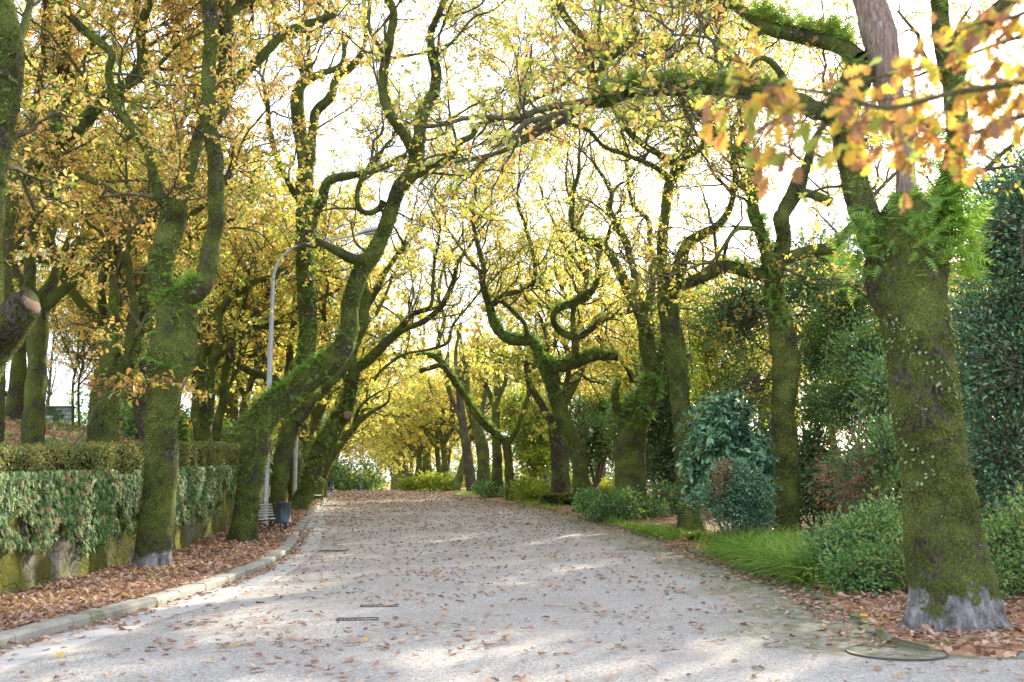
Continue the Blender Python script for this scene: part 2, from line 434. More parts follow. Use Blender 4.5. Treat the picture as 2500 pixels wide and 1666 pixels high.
# soil/litter ground
t=NT('litter_soil'); p=t.pos()
v=t.n('TexVoronoi'); v.inputs['Scale'].default_value=17; v.inputs['Randomness'].default_value=1; 
dn=t.noise(6,3,.6,p)
wp=t.n('VectorMath',operation='ADD'); t.l(p,wp.inputs[0]); sc3=t.n('VectorMath',operation='SCALE'); t.l(t.n('TexNoise').outputs['Color'],sc3.inputs[0]); sc3.inputs['Scale'].default_value=.12
t.l(sc3.outputs[0],wp.inputs[1]); t.l(wp.outputs[0],v.inputs['Vector'])
cc=t.n('SeparateColor'); t.l(v.outputs['Color'],cc.inputs[0])
col=t.ramp(cc.outputs[0],[(0,(.08,.045,.03)),(.3,(.20,.10,.06)),(.6,(.34,.18,.11)),(.9,(.46,.28,.17)),(1,(.55,.4,.25))])
col=t.mix(t.math('MULTIPLY',t.step(t.noise(.7,4,.6,p),.54,.66),.75),col,t.ramp(t.noise(30,3,.6,p),[(.3,(.03,.05,.012)),(.7,(.11,.16,.035))]))
t.princ(col,.9,t.bump(t.math('ADD',cc.outputs[1],dn),.9,.03),spec=.15); M['soil']=t.m
t=NT('lawn'); p=t.pos()
col=t.ramp(t.noise(30,4,.7,p),[(.3,(.07,.11,.02)),(.6,(.17,.24,.04)),(.8,(.3,.34,.08))])
t.princ(col,.9,t.bump(t.noise(60,3,.7,p),.8,.03),spec=.1); M['lawn']=t.m
# stone kerb / slabs
def stone(name,c0,c1,sc=10,moss=0.,bs=.5,rv=.25):
    t=NT(name); p=t.pos(); n1=t.noise(sc,5,.65,p); n2=t.noise(sc*8,3,.7,p); ri=t.n('NewGeometry').outputs['Random Per Island']
    col=t.ramp(t.math('ADD',t.math('MULTIPLY',n1,.6),t.math('MULTIPLY',n2,.4)),[(.28,c0),(.72,c1)])
    col=t.mix(t.math('MULTIPLY',ri,rv),col,tuple(x*.72 for x in c0))
    if moss: col=t.mix(t.math('MULTIPLY',t.step(t.noise(1.7,5,.65,p),.62-moss*.3,.76-moss*.3),.8),col,t.ramp(n2,[(.3,(.07,.09,.02)),(.7,(.20,.22,.05))]))
    t.princ(col,.85,t.bump(t.math('ADD',n1,t.math('MULTIPLY',n2,.5)),bs,.012),spec=.25); return t.m
M['kerb']=stone('kerb_granite',(.22,.21,.17),(.42,.40,.34),6,.12)
M['slab']=stone('gutter_slab',(.36,.345,.32),(.50,.485,.46),7,0.,.5,.06)
M['edge_stone']=stone('edge_stone',(.12,.115,.095),(.36,.35,.32),8,.75,.8)
M['conc']=stone('pale_concrete',(.40,.39,.36),(.58,.57,.54),7,.1)
# retaining wall : irregular blocks with joints under moss
t=NT('rubble_wall'); p=t.pos()
v=t.n('TexVoronoi',feature='DISTANCE_TO_EDGE'); mp=t.n('Mapping'); mp.inputs['Scale'].default_value=(3.0,3.0,4.2); t.l(p,mp.inputs[0]); t.l(mp.outputs[0],v.inputs['Vector']); v.inputs['Scale'].default_value=1.
n1=t.noise(10,6,.7,p); n2=t.noise(50,4,.7,p); big=t.noise(1.3,4,.6,p)
jt=t.math('ADD',t.math('MULTIPLY',t.step(t.math('ADD',v.outputs['Distance'],t.math('MULTIPLY',t.noise(14,4,.6,p),.10)),.05,.16),.4),.6)
st=t.ramp(n1,[(.3,(.13,.12,.10)),(.55,(.28,.27,.23)),(.75,(.42,.41,.37))])
st=t.mix(jt,(.05,.045,.035),st)
ms=t.ramp(t.math('ADD',t.math('MULTIPLY',n2,.6),t.math('MULTIPLY',big,.45)),[(.35,(.03,.035,.010)),(.5,(.09,.10,.02)),(.68,(.24,.23,.04))])
col=t.mix(t.step(t.math('ADD',t.math('MULTIPLY',big,.7),t.math('MULTIPLY',n1,.4)),.40,.56),st,ms)
t.princ(col,.93,t.bump(t.math('ADD',t.math('MULTIPLY',jt,1.),t.math('ADD',n1,t.math('MULTIPLY',n2,.4))),.9,.05),spec=.15); M['wall']=t.m
# ashlar wall with brick texture
t=NT('ashlar_wall'); p=t.pos()
mp=t.n('Mapping'); mp.inputs['Rotation'].default_value=(math.radians(90),0,0); t.l(p,mp.inputs[0])
b=t.n('TexBrick'); b.inputs['Scale'].default_value=1.1; b.inputs['Color1'].default_value=(.24,.27,.27,1); b.inputs['Color2'].default_value=(.44,.47,.47,1); b.inputs['Mortar'].default_value=(.1,.11,.1,1); b.inputs['Mortar Size'].default_value=.03
t.l(mp.outputs[0],b.inputs['Vector'])
col=t.mix(t.step(t.noise(1.1,5,.6,p),.5,.6),b.outputs['Color'],(.055,.085,.03))
t.princ(col,.9,t.bump(t.noise(20,4,.7,p),.6,.03)); M['ashlar']=t.m
def simple(name,c,rough=.6,metal=0.,sc=12,var=.25,bs=.15,c2=None,spec=.4):
    t=NT(name); p=t.pos(); n1=t.noise(sc,5,.65,p)
    c2=c2 or tuple(min(1,x*(1+var)) for x in c)
    t.princ(t.ramp(n1,[(.3,tuple(x*(1-var) for x in c)),(.7,c2)]),rough,t.bump(n1,bs,.01),metal=metal,spec=spec); return t.m
M['render']=simple('white_render',(.62,.62,.60),.8,var=.12)
M['roof']=simple('roof_tile',(.32,.13,.10),.8,var=.3)
M['galv']=simple('galvanised_steel',(.48,.51,.55),.42,.35,3,.14)
M['bin']=simple('gray_blue_steel',(.075,.095,.115),.45,.2,9,.2)
M['iron']=simple('dark_cast_iron',(.02,.028,.024),.5,.2,20,.3)
M['slat']=simple('painted_slat',(.36,.40,.33),.55,0,14,.22)
M['lens']=simple('lamp_lens',(.55,.58,.58),.25,0,5,.08)
M['grate']=simple('drain_iron',(.05,.045,.055),.6,.3,20,.3)
M['stem']=simple('shrub_stem',(.15,.125,.085),.85,0,18,.4)
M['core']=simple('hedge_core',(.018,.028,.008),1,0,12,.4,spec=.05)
M['palm']=simple('palm_trunk',(.20,.14,.09),.95,0,9,.45,.8)
M['pole_white']=simple('painted_pole',(.6,.6,.58),.5,0,5,.1)
M['car']=simple('silver_paint',(.45,.47,.5),.3,.5,2,.05)
M['glass']=simple('dark_glass',(.03,.04,.05),.1,0,2,.1)
M['tyre']=simple('tyre',(.02,.02,.02),.8,0,9,.1)
# ---------------------------------------------------------------- trees
def foliage_levels(A, wood, crown, leafkind, leafsize, nb=5, nc=4, nl=7, clen=(.28,.6), blen=(.5,1.3), droop=.0, sides=(5,4,3), leafn=None, tdense=1.):
    """A=(P,R) branch tubes -> sub-branches, twigs and leaves"""
    PA,RA=A
    if len(PA)==0: return
    g=~(in_gap(PA[:,3])|in_gap(PA[:,-1])); PA,RA=PA[g],RA[g]
    if len(PA)==0: return
    V,f=tubes(PA,RA,sides[0]); wood.add(V,f)
    S,D,r,L,t=spawn(PA,RA,nb,.15,1.,25,70)
    LB=rng.uniform(*blen,len(S))*np.clip(L/2.2,.5,1.4)*(1.15-.5*t)
    PB,RB=grow(S,D,LB,np.minimum(r*.65,.022),6,.33,.07,.4)
    g=~in_gap(PB[:,3]); PB,RB=PB[g],RB[g]
    if len(PB)==0: return
    V,f=tubes(PB,RB,sides[1]); wood.add(V,f)
    S,D,r,L,t=spawn(PB,RB,nc,.15,1.,25,70)
    LC=rng.uniform(*clen,len(S))
    PC,RC=grow(S,D,LC,np.full(len(S),.0075),4,.25,.05,.45,droop=droop)
    V,f=tubes(PC,RC,sides[2]); wood.add(V,f)
    if nl<=0: return
    # leaves : whorl at the tip and a few along
    S,D,r,L,t=spawn(PC,RC,nl,.35,1.02,35,80)
    D=unit(D+np.array([0,0,-.15])+rng.normal(0,.25,D.shape))
    nrm=unit(rng.normal(0,.6,D.shape)+np.array([0,0,1.]))
    scatter(crown,leafkind,S,D,rng.uniform(leafsize*.65,leafsize*1.25,len(S)),normal=nrm)
def spawn_on(curves, dens, lmin, lmax, rmax=.17, zmin=3.0, updir=.25, back=.45):
    """A-level branches on traced limbs. curves: list of (C (n,3), r (n))"""
    Ss=[];Ds=[];rs=[];Ls=[]
    for C,r in curves:
        seg=np.linalg.norm(np.diff(C,axis=0),axis=1)
        ok=((r[:-1]<rmax)&(C[:-1,2]>zmin)).astype(float)*seg
        tot=ok.sum()
        if tot<=0: continue
        n=rng.poisson(tot*dens)
        if n==0: continue
        i=rng.choice(len(seg),n,p=ok/tot)
        fr=rng.random(n)[:,None]
        S=C[i]*(1-fr)+C[i+1]*fr
        T=unit(C[i+1]-C[i])
        rv=rng.normal(size=(n,3)); sd=unit(rv-T*np.sum(rv*T,1,keepdims=True))
        a=np.radians(rng.uniform(35,75,n))[:,None]
        D=unit(T*np.cos(a)+sd*np.sin(a)+np.array([0,back,updir]))
        Ss.append(S);Ds.append(D);rs.append(np.clip(r[i]*.5,.012,.05));Ls.append(rng.uniform(lmin,lmax,n))
    if not Ss: return np.zeros((0,7,3)),np.zeros((0,7))
    return grow(np.concatenate(Ss),np.concatenate(Ds),np.concatenate(Ls),np.concatenate(rs),8,.30,.06,.3)
def fern_patch(mb,C,r,t0,t1,n,size=.3,top=True,around=.5,kind='frond'):
    m=len(C); t=(t0+(t1-t0)*rng.random(n))*(m-1); i=np.clip(t.astype(int),0,m-2); f=(t-i)[:,None]
    c=C[i]*(1-f)+C[i+1]*f; rr=r[i]
    T=unit(C[i+1]-C[i])
    o=rng.normal(size=(n,3))*around+(np.array([0,-.25,1.]) if top else np.array([0,-.6,0.1]))
    o=unit(o-T*np.sum(o*T,1,keepdims=True))
    pos=c+o*(rr*.93)[:,None]
    al=unit(o*.9+rng.normal(0,.55,(n,3))+np.array([0,0,.1]))
    nr=unit(np.array([0,-.2,1.])+o*.35+rng.normal(0,.4,(n,3)))
    scatter(mb,kind,pos,al,rng.uniform(size*.6,size*1.2,n),normal=nr)
def ivy_patch(mb,C,r,t0,t1,n,size=.07,kind='quad'):
    m=len(C); t=(t0+(t1-t0)*rng.random(n))*(m-1); i=np.clip(t.astype(int),0,m-2); f=(t-i)[:,None]
    c=C[i]*(1-f)+C[i+1]*f; rr=r[i]; T=unit(C[i+1]-C[i])
    o=rng.normal(size=(n,3))+np.array([0,-.5,0]); o=unit(o-T*np.sum(o*T,1,keepdims=True))
    q=c+o*(rr*1.02)[:,None]
    k=noi(q,2.2)>-.15
    q=q[k];o=o[k]
    al=unit(np.array([0,0,-1.])+o*.5+rng.normal(0,.35,q.shape))
    scatter(mb,kind,q,al,rng.uniform(size*.6,size*1.3,len(q)),normal=o)
def hero(d,label,limbs,leaf='leaf_orange',dens=1.6,lmin=1.,lmax=2.6,ext=3,nb=5,nc=4,nl=9,leafsize=.105,
         ferns=(),worts=(),ivies=(),bark='bark',zmin=3.2,kind='kite',group='mossy oaks lining the avenue',base=None,cuts=(),flare=.35,extlen=(2.2,4.2),dead=()):
    """limbs: list of (points[(px,py,w)], (dd0,dd1))"""
    curves=[]
    for k,(pts,(a,b)) in enumerate(limbs):
        n=len(pts); q=[];w=[]
        cum=np.concatenate([[0],np.cumsum([math.hypot(pts[i+1][0]-pts[i][0],pts[i+1][1]-pts[i][1]) for i in range(n-1)])])
        for i,(px,py,ww) in enumerate(pts):
            dd=d+a+(b-a)*cum[i]/max(cum[-1],1)
            if k>0 and i>0: dd+=.03*d/20*math.sin(i*1.9+k)*3
            q.append(P(px,py,dd)); w.append(ww/2*dd/F)
        q=np.array(q);w=np.array(w)
        if k==0:
            gz=float(ground(q[0][0],q[0][1])); q0=q[0].copy(); q0[2]=min(q0[2]-.3,gz-.2); q=np.vstack([q0,q]); w=np.concatenate([[w[0]*1.03],w])
        C=catmull(np.column_stack([q,w]),7)
        # densify for surface lumps
        L=np.linalg.norm(np.diff(C[:,:3],axis=0),axis=1).sum(); m=int(np.clip(L/.05,12,200))
        cu=np.concatenate([[0],np.cumsum(np.linalg.norm(np.diff(C[:,:3],axis=0),axis=1))])
        tt=np.linspace(0,cu[-1],m)
        C=np.column_stack([np.interp(tt,cu,C[:,j]) for j in range(4)])
        r=np.maximum(C[:,3],.012); C=C[:,:3]
        wob=np.clip(tt/cu[-1]*4,0,1)[:,None]*r.mean()*(.04 if k==0 else .18)
        C=C+np.column_stack([noi(C+7,1.7),noi(C-5,1.7),noi(C+2,1.7)])*wob
        curves.append((C,r))
    root=curves[0][0][0]+np.array([0,0,.2])
    tr=thing('oak_tree',root,label,'tree',group)
    if d>34: lmin,lmax,dens=lmin*1.5,lmax*1.5,dens*1.0; extlen=(3.,6.); leafsize*=.9
    elif d>26: lmin,lmax,dens=lmin*1.2,lmax*1.35,dens*1.15; extlen=(2.6,5.)
    bk=MB(); dd_=MB()
    for k,(C,r) in enumerate(curves):
        V,f=limb_tube(C,r,40 if (k==0 and d<24) else (14 if r.max()>.12 else 9),seed=k+d,rough=.065 if k==0 else .09,flare=flare if k==0 else 0)
        (dd_ if k in dead else bk).add(V,f)
    wood=MB(); crown=MB()
    A=spawn_on(curves,dens,lmin,lmax,zmin=zmin,back=1.0 if d<30 else .4,updir=.25 if d<26 else .4)
    foliage_levels(A,wood,crown,kind,leafsize,nb,nc,nl)
    # open ends go on as real branches above the frame
    if ext:
        E=[(C[-1],unit(C[-1]-C[-4]),r[-1]) for k,(C,r) in enumerate(curves) if k not in cuts and .02<r[-1] and k>0 and (limbs[k][0][-1][1]<40 or r[-1]<.09)]
        if E:
            S=np.repeat(np.array([e[0] for e in E]),ext,0); D=np.repeat(np.array([e[1] for e in E]),ext,0); rr=np.repeat(np.array([e[2] for e in E]),ext)
            D=unit(D+rng.normal(0,.45,D.shape)+np.array([0,0,.15]))
            PE,RE=grow(S,D,rng.uniform(*extlen,len(S)),rr*.8,12,.22,.05,.25)
            V,f=tubes(PE,RE,7); wood.add(V,f)
            S,D,r_,L,t=spawn(PE,RE,6,.15,1,30,70)
            PA,RA=grow(S,D,rng.uniform(lmin,lmax,len(S)),np.clip(r_*.6,.012,.04),8,.3,.06,.3)
            foliage_levels((PA,RA),wood,crown,kind,leafsize,max(3,nb-1),nc,nl)
    trunk=bk.build('trunk',M[bark],tr)
    if dd_.n: dd_.build('dead_limb',M['dead'],tr)
    if d<45:
        fz=MB()
        for k,(C,r) in enumerate(curves):
            if k in dead or r.max()<.09: continue
            L=np.linalg.norm(np.diff(C,axis=0),axis=1).sum(); n=int(L*r.mean()*6.28*(1500 if d<15 else 800 if d<24 else 380)); n=min(n,16000)
            sz=.024 if d<15 else .03 if d<24 else .045
            t=rng.random(n)*(len(C)-1); i=np.clip(t.astype(int),0,len(C)-2); f_=(t-i)[:,None]
            c=C[i]*(1-f_)+C[i+1]*f_; T=unit(C[i+1]-C[i]); o=rng.normal(size=(n,3))+np.array([0,-.6,0]); o=unit(o-T*np.sum(o*T,1,keepdims=True)); q=c+o*(r[i]*(1.0 if k else 1.01))[:,None]
            kk=(noi(q,2.)+noi(q,6.)*.5>-.5)&(q[:,2]>(.75 if bark=='bark_gray' else .1)); q,o=q[kk],o[kk]
            scatter(fz,'quad',q,unit(o*.35+np.array([0,0,-.6])+rng.normal(0,.4,q.shape)),rng.uniform(sz*.6,sz*1.4,len(q)),normal=unit(o*.4+np.array([0,0,1.])+rng.normal(0,.4,q.shape)))
        if fz.n: tag(fz.build('moss',M['moss'],tr,smooth=False),kind='stuff')
    wood.build('branches',M['twig'],tr)
    if crown.n: crown.build('crown',M[leaf],tr,smooth=False)
    if ferns:
        mb=MB()
        for (k,t0,t1,n,s,top) in ferns: fern_patch(mb,*curves[k],t0,t1,int(n*1.15),s*1.1,top)
        tag(mb.build('ferns',M['fern'],tr,smooth=False),kind='stuff')
    if worts:
        mb=MB()
        for (k,t0,t1,n,s) in worts: ivy_patch(mb,*curves[k],t0,t1,n,s)
        tag(mb.build('pennywort',M['wort'],tr,smooth=False),kind='stuff')
    if ivies:
        mb=MB()
        for (k,t0,t1,n,s) in ivies: ivy_patch(mb,*curves[k],t0,t1,n,s)
        tag(mb.build('ivy',M['ivy'],tr,smooth=False),kind='stuff')
    for k in cuts:
        C,r=curves[k]; T=unit(C[-1]-C[-3]); 
        V,f=tubes(np.array([[C[-1]-T*.03,C[-1]+T*.006]]),np.array([[r[-1]*1.02,r[-1]*.9]]),14,cap=True)
        mb=MB(); mb.add(V,f); mb.build('cut_face',M['cut'],tr)
    return tr,curves
# ---- left row ------------------------------------------------------------
hero(19.3,'nearest left-row oak in front of the ivy wall, with a big swollen fork',[
 ([(362,1403,92),(370,1370,84),(380,1300,78),(386,1238,75),(394,1150,75),(396,1085,75),(398,1000,74),(404,935,86),(417,870,116),(432,800,96),(430,750,90),(428,722,80)],(0,0)),
 ([(428,745,60),(448,722,54),(486,712,52),(508,662,50),(515,589,46),(528,536,40),(528,428,38),(525,357,38),(511,286,38),(507,232,38),(511,143,36),(516,54,37),(508,0,40),(500,-70,32)],(0,-.6)),
 ([(425,745,70),(392,690,58),(403,618,62),(418,553,63),(421,505,62),(415,480,50)],(0,.3)),
 ([(415,505,36),(393,482,30),(378,446,25),(361,375,22),(325,314,20),(296,275,22),(275,232,20),(266,178,18),(271,128,19),(214,82,20),(160,28,18),(120,-15,14)],(.3,-.9)),
 ([(425,510,40),(457,464,26),(471,393,26),(489,321,25),(540,275,26),(550,178,34),(552,71,34),(548,0,33),(545,-60,26)],(.3,1.4)),
 ([(548,250,26),(571,207,27),(628,150,25),(693,82,22),(746,60,20),(818,36,15)],(1.,1.5)),
 ([(552,60,24),(575,22,26),(612,-5,24),(660,-40,18)],(1.3,2.)),
 ([(296,275,14),(300,240,9),(290,190,8),(300,120,6)],(-.2,.2)),
 ],leaf='leaf_orange',dens=.9,bark='bark_gray',
 ferns=[(1,.0,.12,90,.28,True),(0,.86,.98,45,.26,True),(2,.0,.5,60,.2,False),(3,.1,1,60,.2,True),(5,0,.3,30,.2,True),(0,.68,.82,50,.2,False)],
 worts=[(0,.62,.95,170,.045),(2,.0,1,130,.045),(1,.5,1,70,.045),(4,.5,1,70,.045)],cuts=(5,))
hero(27.5,'left-row oak beside the bench, its fern-covered trunk leaning far over the path',[
 ([(588,1342,78),(598,1269,60),(608,1205,62),(622,1109,66),(628,1046,70),(655,1005,72),(693,978,68),(764,921,60),(830,860,55),(851,804,45),(857,732,42),(878,671,42),(912,618,42),(939,564,37),(953,518,36),(978,457,37),(1012,414,37),(1018,370,36)],(0,.3)),
 ([(1018,385,34),(990,335,27),(953,279,26),(934,221,25),(939,161,23),(953,100,22),(961,36,22),(944,-10,20),(930,-60,17)],(.3,-.5)),
 ([(1018,385,36),(1025,329,31),(1033,279,34),(1061,221,29),(1064,171,27),(1053,125,22),(1057,71,18),(1079,18,16),(1100,-30,14)],(.3,.9)),
 ([(939,145,14),(930,120,12),(903,71,11),(903,0,10),(900,-40,8)],(-.2,-.6)),
 ([(1063,150,8),(1073,132,7),(1114,93,7),(1157,43,6),(1200,28,5),(1235,0,4)],(.6,.6)),
 ([(1015,425,26),(1061,407,17),(1107,378,15),(1119,350,15),(1154,332,14),(1171,304,13),(1243,282,12),(1286,250,11),(1350,221,9),(1421,175,6)],(.3,-1.2)),
 ([(914,622,28),(871,632,27),(818,611,22),(771,584,10)],(.1,-.6)),
 ([(936,493,18),(925,510,14),(900,521,14),(876,508,14),(872,470,12),(885,430,11),(905,400,10)],(.2,.6)),
 ([(1028,300,8),(1060,310,7),(1110,285,6),(1160,255,5),(1210,240,4)],(.5,0)),
 ([(1030,420,8),(1080,425,7),(1140,428,5),(1200,415,4),(1260,425,3)],(.4,1)),
 ],leaf='leaf_yellow',dens=1.25,
 ferns=[(0,.26,.5,300,.27,True),(0,.5,.8,110,.22,True),(0,.18,.3,60,.24,True),(2,.1,.45,40,.22,True),(5,0,.2,20,.25,True)],
 worts=[(0,.25,1,260,.05),(2,0,.4,30,.05)],cuts=(6,),ivies=[(0,.02,.14,90,.07)])
hero(36.,'left-row oak with dark ivy-clad upright stem rising behind the leaning ferny trunk',[
 ([(667,1284,42),(679,1205,38),(689,1125,41),(704,1062,43),(722,1012,40),(738,950,42),(741,890,44),(751,821,44),(750,740,44),(744,660,42),(742,600,42),(746,536,44),(743,464,42),(746,393,38),(732,321,33),(725,257,34),(732,214,29),(757,186,30)],(0,.4)),
 ([(750,195,24),(735,165,16),(728,143,14),(707,100,14),(671,46,13),(671,0,12),(668,-40,9)],(.4,-.3)),
 ([(757,190,20),(754,136,11),(750,71,10),(743,0,9),(740,-40,8)],(.4,.8)),
 ([(752,195,22),(779,182,18),(836,157,14),(836,89,9),(814,54,8),(804,0,7)],(.4,.4)),
 ([(836,157,10),(870,152,9),(907,150,9),(960,142,8),(1035,130,6)],(.4,1.)),
 ([(757,400,30),(763,321,21),(771,275,24),(807,236,23),(821,193,19),(861,161,18),(886,121,12),(893,64,9),(889,0,8)],(.4,1.2)),
 ([(726,480,20),(718,471,15),(693,425,14),(671,368,14),(657,304,13),(654,268,12),(645,214,10),(640,190,8)],(.4,-1.)),
 ([(748,690,30),(740,650,25),(743,589,24),(761,546,25),(764,528,26),(786,493,23),(800,446,23),(853,428,19),(925,414,15),(993,378,14)],(-.1,-.9)),
 ([(722,1030,38),(765,966,36),(830,900,34),(876,810,31),(893,740,28),(889,690,24)],(0,1.2)),
 ([(655,268,6),(640,240,5),(622,190,4)],(-.4,-.8)),
 ],leaf='leaf_orange',dens=1.2,
 ferns=[(0,.3,.62,130,.32,False),(7,.1,.9,110,.28,True),(0,.55,.7,60,.28,False)],
 ivies=[(0,.28,.85,900,.10),(7,0,.6,200,.09)],worts=[(0,.1,.3,40,.06)],cuts=(7,8))
hero(43.,'left-row oak leaning right with a knotted cut stub halfway up its trunk',[
 ([(722,1252,58),(745,1205,44),(762,1154,43),(787,1094,45),(811,1055,45),(832,1020,42),(846,993,36),(861,929,31),(866,886,28)],(0,0)),
 ([(866,900,26),(893,886,25),(936,843,23),(971,811,19),(1007,768,13),(1050,750,9),(1057,714,8),(1061,643,7),(1075,560,5)],(0,-.8)),
 ([(965,815,14),(1000,800,13),(1039,782,14),(1079,746,14),(1107,689,13),(1118,639,11),(1139,614,8),(1165,570,6),(1190,540,4)],(-.4,1.)),
 ([(915,930,6),(929,907,7),(982,868,7),(1050,853,7),(1093,836,8),(1107,793,7),(1157,732,5),(1180,700,4)],(0,-1.5)),
 ([(862,900,26),(858,840,22),(870,780,20),(905,730,18),(925,690,16),(950,650,12),(985,600,9)],(0,1.)),
 ([(855,940,18),(820,880,14),(800,820,12),(790,750,10),(805,690,8)],(0,.6)),
 ([(828,1030,30),(846,1020,26),(850,1014,22)],(0,-.5)),
 ],leaf='leaf_yellow',dens=1.3,zmin=3.6,
 ferns=[(0,.45,.9,170,.34,True),(0,.2,.5,70,.3,True),(1,0,.4,70,.3,True)],ivies=[(0,.1,.7,260,.10)],cuts=(6,))
hero(57.,'slim left-row oak farther along, curving right beneath the knotted one',[
 ([(778,1204,22),(786,1175,17),(800,1140,17),(818,1105,17),(845,1070,17),(876,1030,14),(908,1007,9),(946,982,6),(950,955,4)],(0,0)),
 ([(862,1045,10),(868,1020,9),(883,988,8),(915,963,5),(940,950,3)],(0,-1)),
 ([(815,1110,10),(835,1040,9),(850,990,8),(880,930,7),(890,870,5)],(0,1.)),
 ],leaf='leaf_yellow',dens=1.6,nl=9,leafsize=.14,ferns=[(0,.4,.9,60,.3,True)])
hero(64.,'slim left-row oak just past the ivy wall lamp, bending over the kerb',[
 ([(789,1203,17),(793,1170,15),(803,1135,15),(820,1095,15),(843,1060,13),(870,1030,11),(895,990,8),(905,940,6)],(0,0)),
 ([(820,1100,9),(812,1050,9),(820,990,8),(838,930,7),(850,860,5)],(0,1)),
 ],leaf='leaf_yellow',dens=1.6,nl=9,leafsize=.14)
# ---- trees on the terrace --------------------------------------------------
hero(23.5,'broad two-stemmed oak standing behind the clipped hedge',[
 ([(251,1100,84),(252,1060,72),(255,1000,68),(259,950,66),(264,905,60)],(0,0)),
 ([(262,915,48),(271,857,43),(275,786,29),(279,714,23),(279,671,23),(296,625,23),(329,582,21),(357,546,26),(400,505,24),(440,430,23),(475,350,23),(500,260,20),(510,170,16),(530,80,12)],(0,2.5)),
 ([(266,925,40),(314,886,34),(339,839,34),(361,805,28),(352,757,26),(352,700,22),(375,640,20),(410,590,18),(450,540,16),(500,500,12)],(0,2.)),
 ([(296,900,22),(318,820,20),(330,760,20),(322,714,19),(311,643,20),(300,600,18),(316,570,16)],(0,.6)),
 ([(281,660,10),(262,610,9),(250,570,9),(215,545,8),(190,500,6)],(.6,-1)),
 ],leaf='leaf_orange',dens=1.7,group='oaks on the terrace behind the hedge',ferns=[(2,.1,.45,90,.28,True),(1,.1,.2,20,.25,True)],ivies=[(2,.0,.5,200,.09)],zmin=4.5)
hero(21.,'big spreading oak at the left edge with a thick limb reaching up to the right',[
 ([(-22,1035,60),(-12,900,50),(-2,800,42),(8,720,34),(17,640,30),(20,540,32),(28,470,52),(50,440,46)],(0,0)),
 ([(30,470,44),(54,439,40),(118,357,40),(200,300,37),(250,243,31),(296,214,28),(339,178,30),(346,136,29),(343,71,22),(361,18,22),(375,-40,18)],(0,-1.)),
 ([(290,222,16),(314,214,12),(386,160,10),(428,114,9),(493,78,7),(540,50,5)],(-.6,-1.4)),
 ([(98,385,34),(125,320,34),(154,229,36),(157,136,31),(161,54,25),(163,-30,20)],(-.2,.8)),
 ([(110,415,14),(143,425,12),(200,432,16),(268,464,16),(314,500,14),(346,528,9)],(-.2,-.8)),
 ([(15,560,20),(50,440,24),(75,330,22),(95,230,20),(110,120,16),(125,0,13)],(0,1.5)),
 ([(150,250,14),(120,180,12),(105,110,12),(110,20,10)],(0,0)),
 ([(343,90,12),(330,30,10),(335,-30,8)],(-.9,-.5)),
 ([(215,285,12),(212,230,12),(205,190,9)],(-.5,-.3)),
 ],leaf='leaf_orange',dens=1.7,group='oaks on the terrace behind the hedge',zmin=4.5,cuts=(),ferns=[(1,.1,.3,25,.2,True)])
hero(12.5,'out-of-focus oak cropped by the left frame edge with a thick sawn-off stub',[
 ([(-150,1330,170),(-110,1080,140),(-60,880,125),(-46,760,100),(-40,650,86),(-32,540,76),(-20,430,66),(2,300,66),(22,190,62),(28,120,58),(14,40,52),(-5,-40,46)],(0,0)),
 ([(-48,900,100),(0,830,96),(35,780,88),(62,745,78),(78,738,70)],(0,-.3)),
 ([(30,130,24),(60,60,20),(80,-20,16)],(0,.5)),
 ],leaf='leaf_orange',dens=.9,group='oaks on the terrace behind the hedge',zmin=4.,cuts=(1,),ferns=[(1,.2,.7,16,.14,True),(0,.75,.9,30,.15,False)],ext=2,nb=4)
hero(40.,'mossy oak behind the hedge, between the two nearest left-row trunks',[
 ([(497,1085,44),(500,1040,36),(503,1000,38),(505,950,42)],(0,0)),
 ([(505,975,32),(515,900,26),(530,850,24),(532,770,22),(560,730,18),(620,690,14),(655,675,11),(700,650,8)],(0,0)),
 ([(503,980,26),(492,900,22),(500,820,20),(510,720,18),(500,620,16),(515,520,12)],(0,1.)),
 ([(520,880,16),(560,850,14),(605,790,13),(640,740,11),(670,700,8)],(0,2.)),
 ],leaf='leaf_orange',dens=2.,group='oaks on the terrace behind the hedge',zmin=5,ferns=[(1,0,.2,30,.3,True),(0,.5,1,30,.3,False)],leafsize=.14)
hero(42.,'second slimmer trunk leaning against the mossy oak behind the hedge',[
 ([(530,1075,24),(532,1030,22),(545,980,20),(552,900,16),(575,820,14),(600,720,12),(590,620,10)],(0,0)),
 ([(548,960,10),(580,900,9),(590,830,8),(620,760,6)],(0,1)),
 ],leaf='leaf_yellow',dens=2.,group='oaks on the terrace behind the hedge',zmin=5,leafsize=.14)
hero(31.,'dark burled oak trunk just left of the nearest left-row oak',[
 ([(356,1095,34),(353,1060,26),(346,1020,34),(342,980,36),(350,940,26),(358,900,22)],(0,0)),
 ([(356,915,20),(345,860,18),(350,790,16),(335,720,14),(325,640,11)],(0,1)),
 ([(356,915,18),(385,860,14),(395,800,12),(420,700,9)],(0,2)),
 ],leaf='leaf_mixed',dens=2.,group='oaks on the terrace behind the hedge',zmin=5.2,bark='bark_bare')
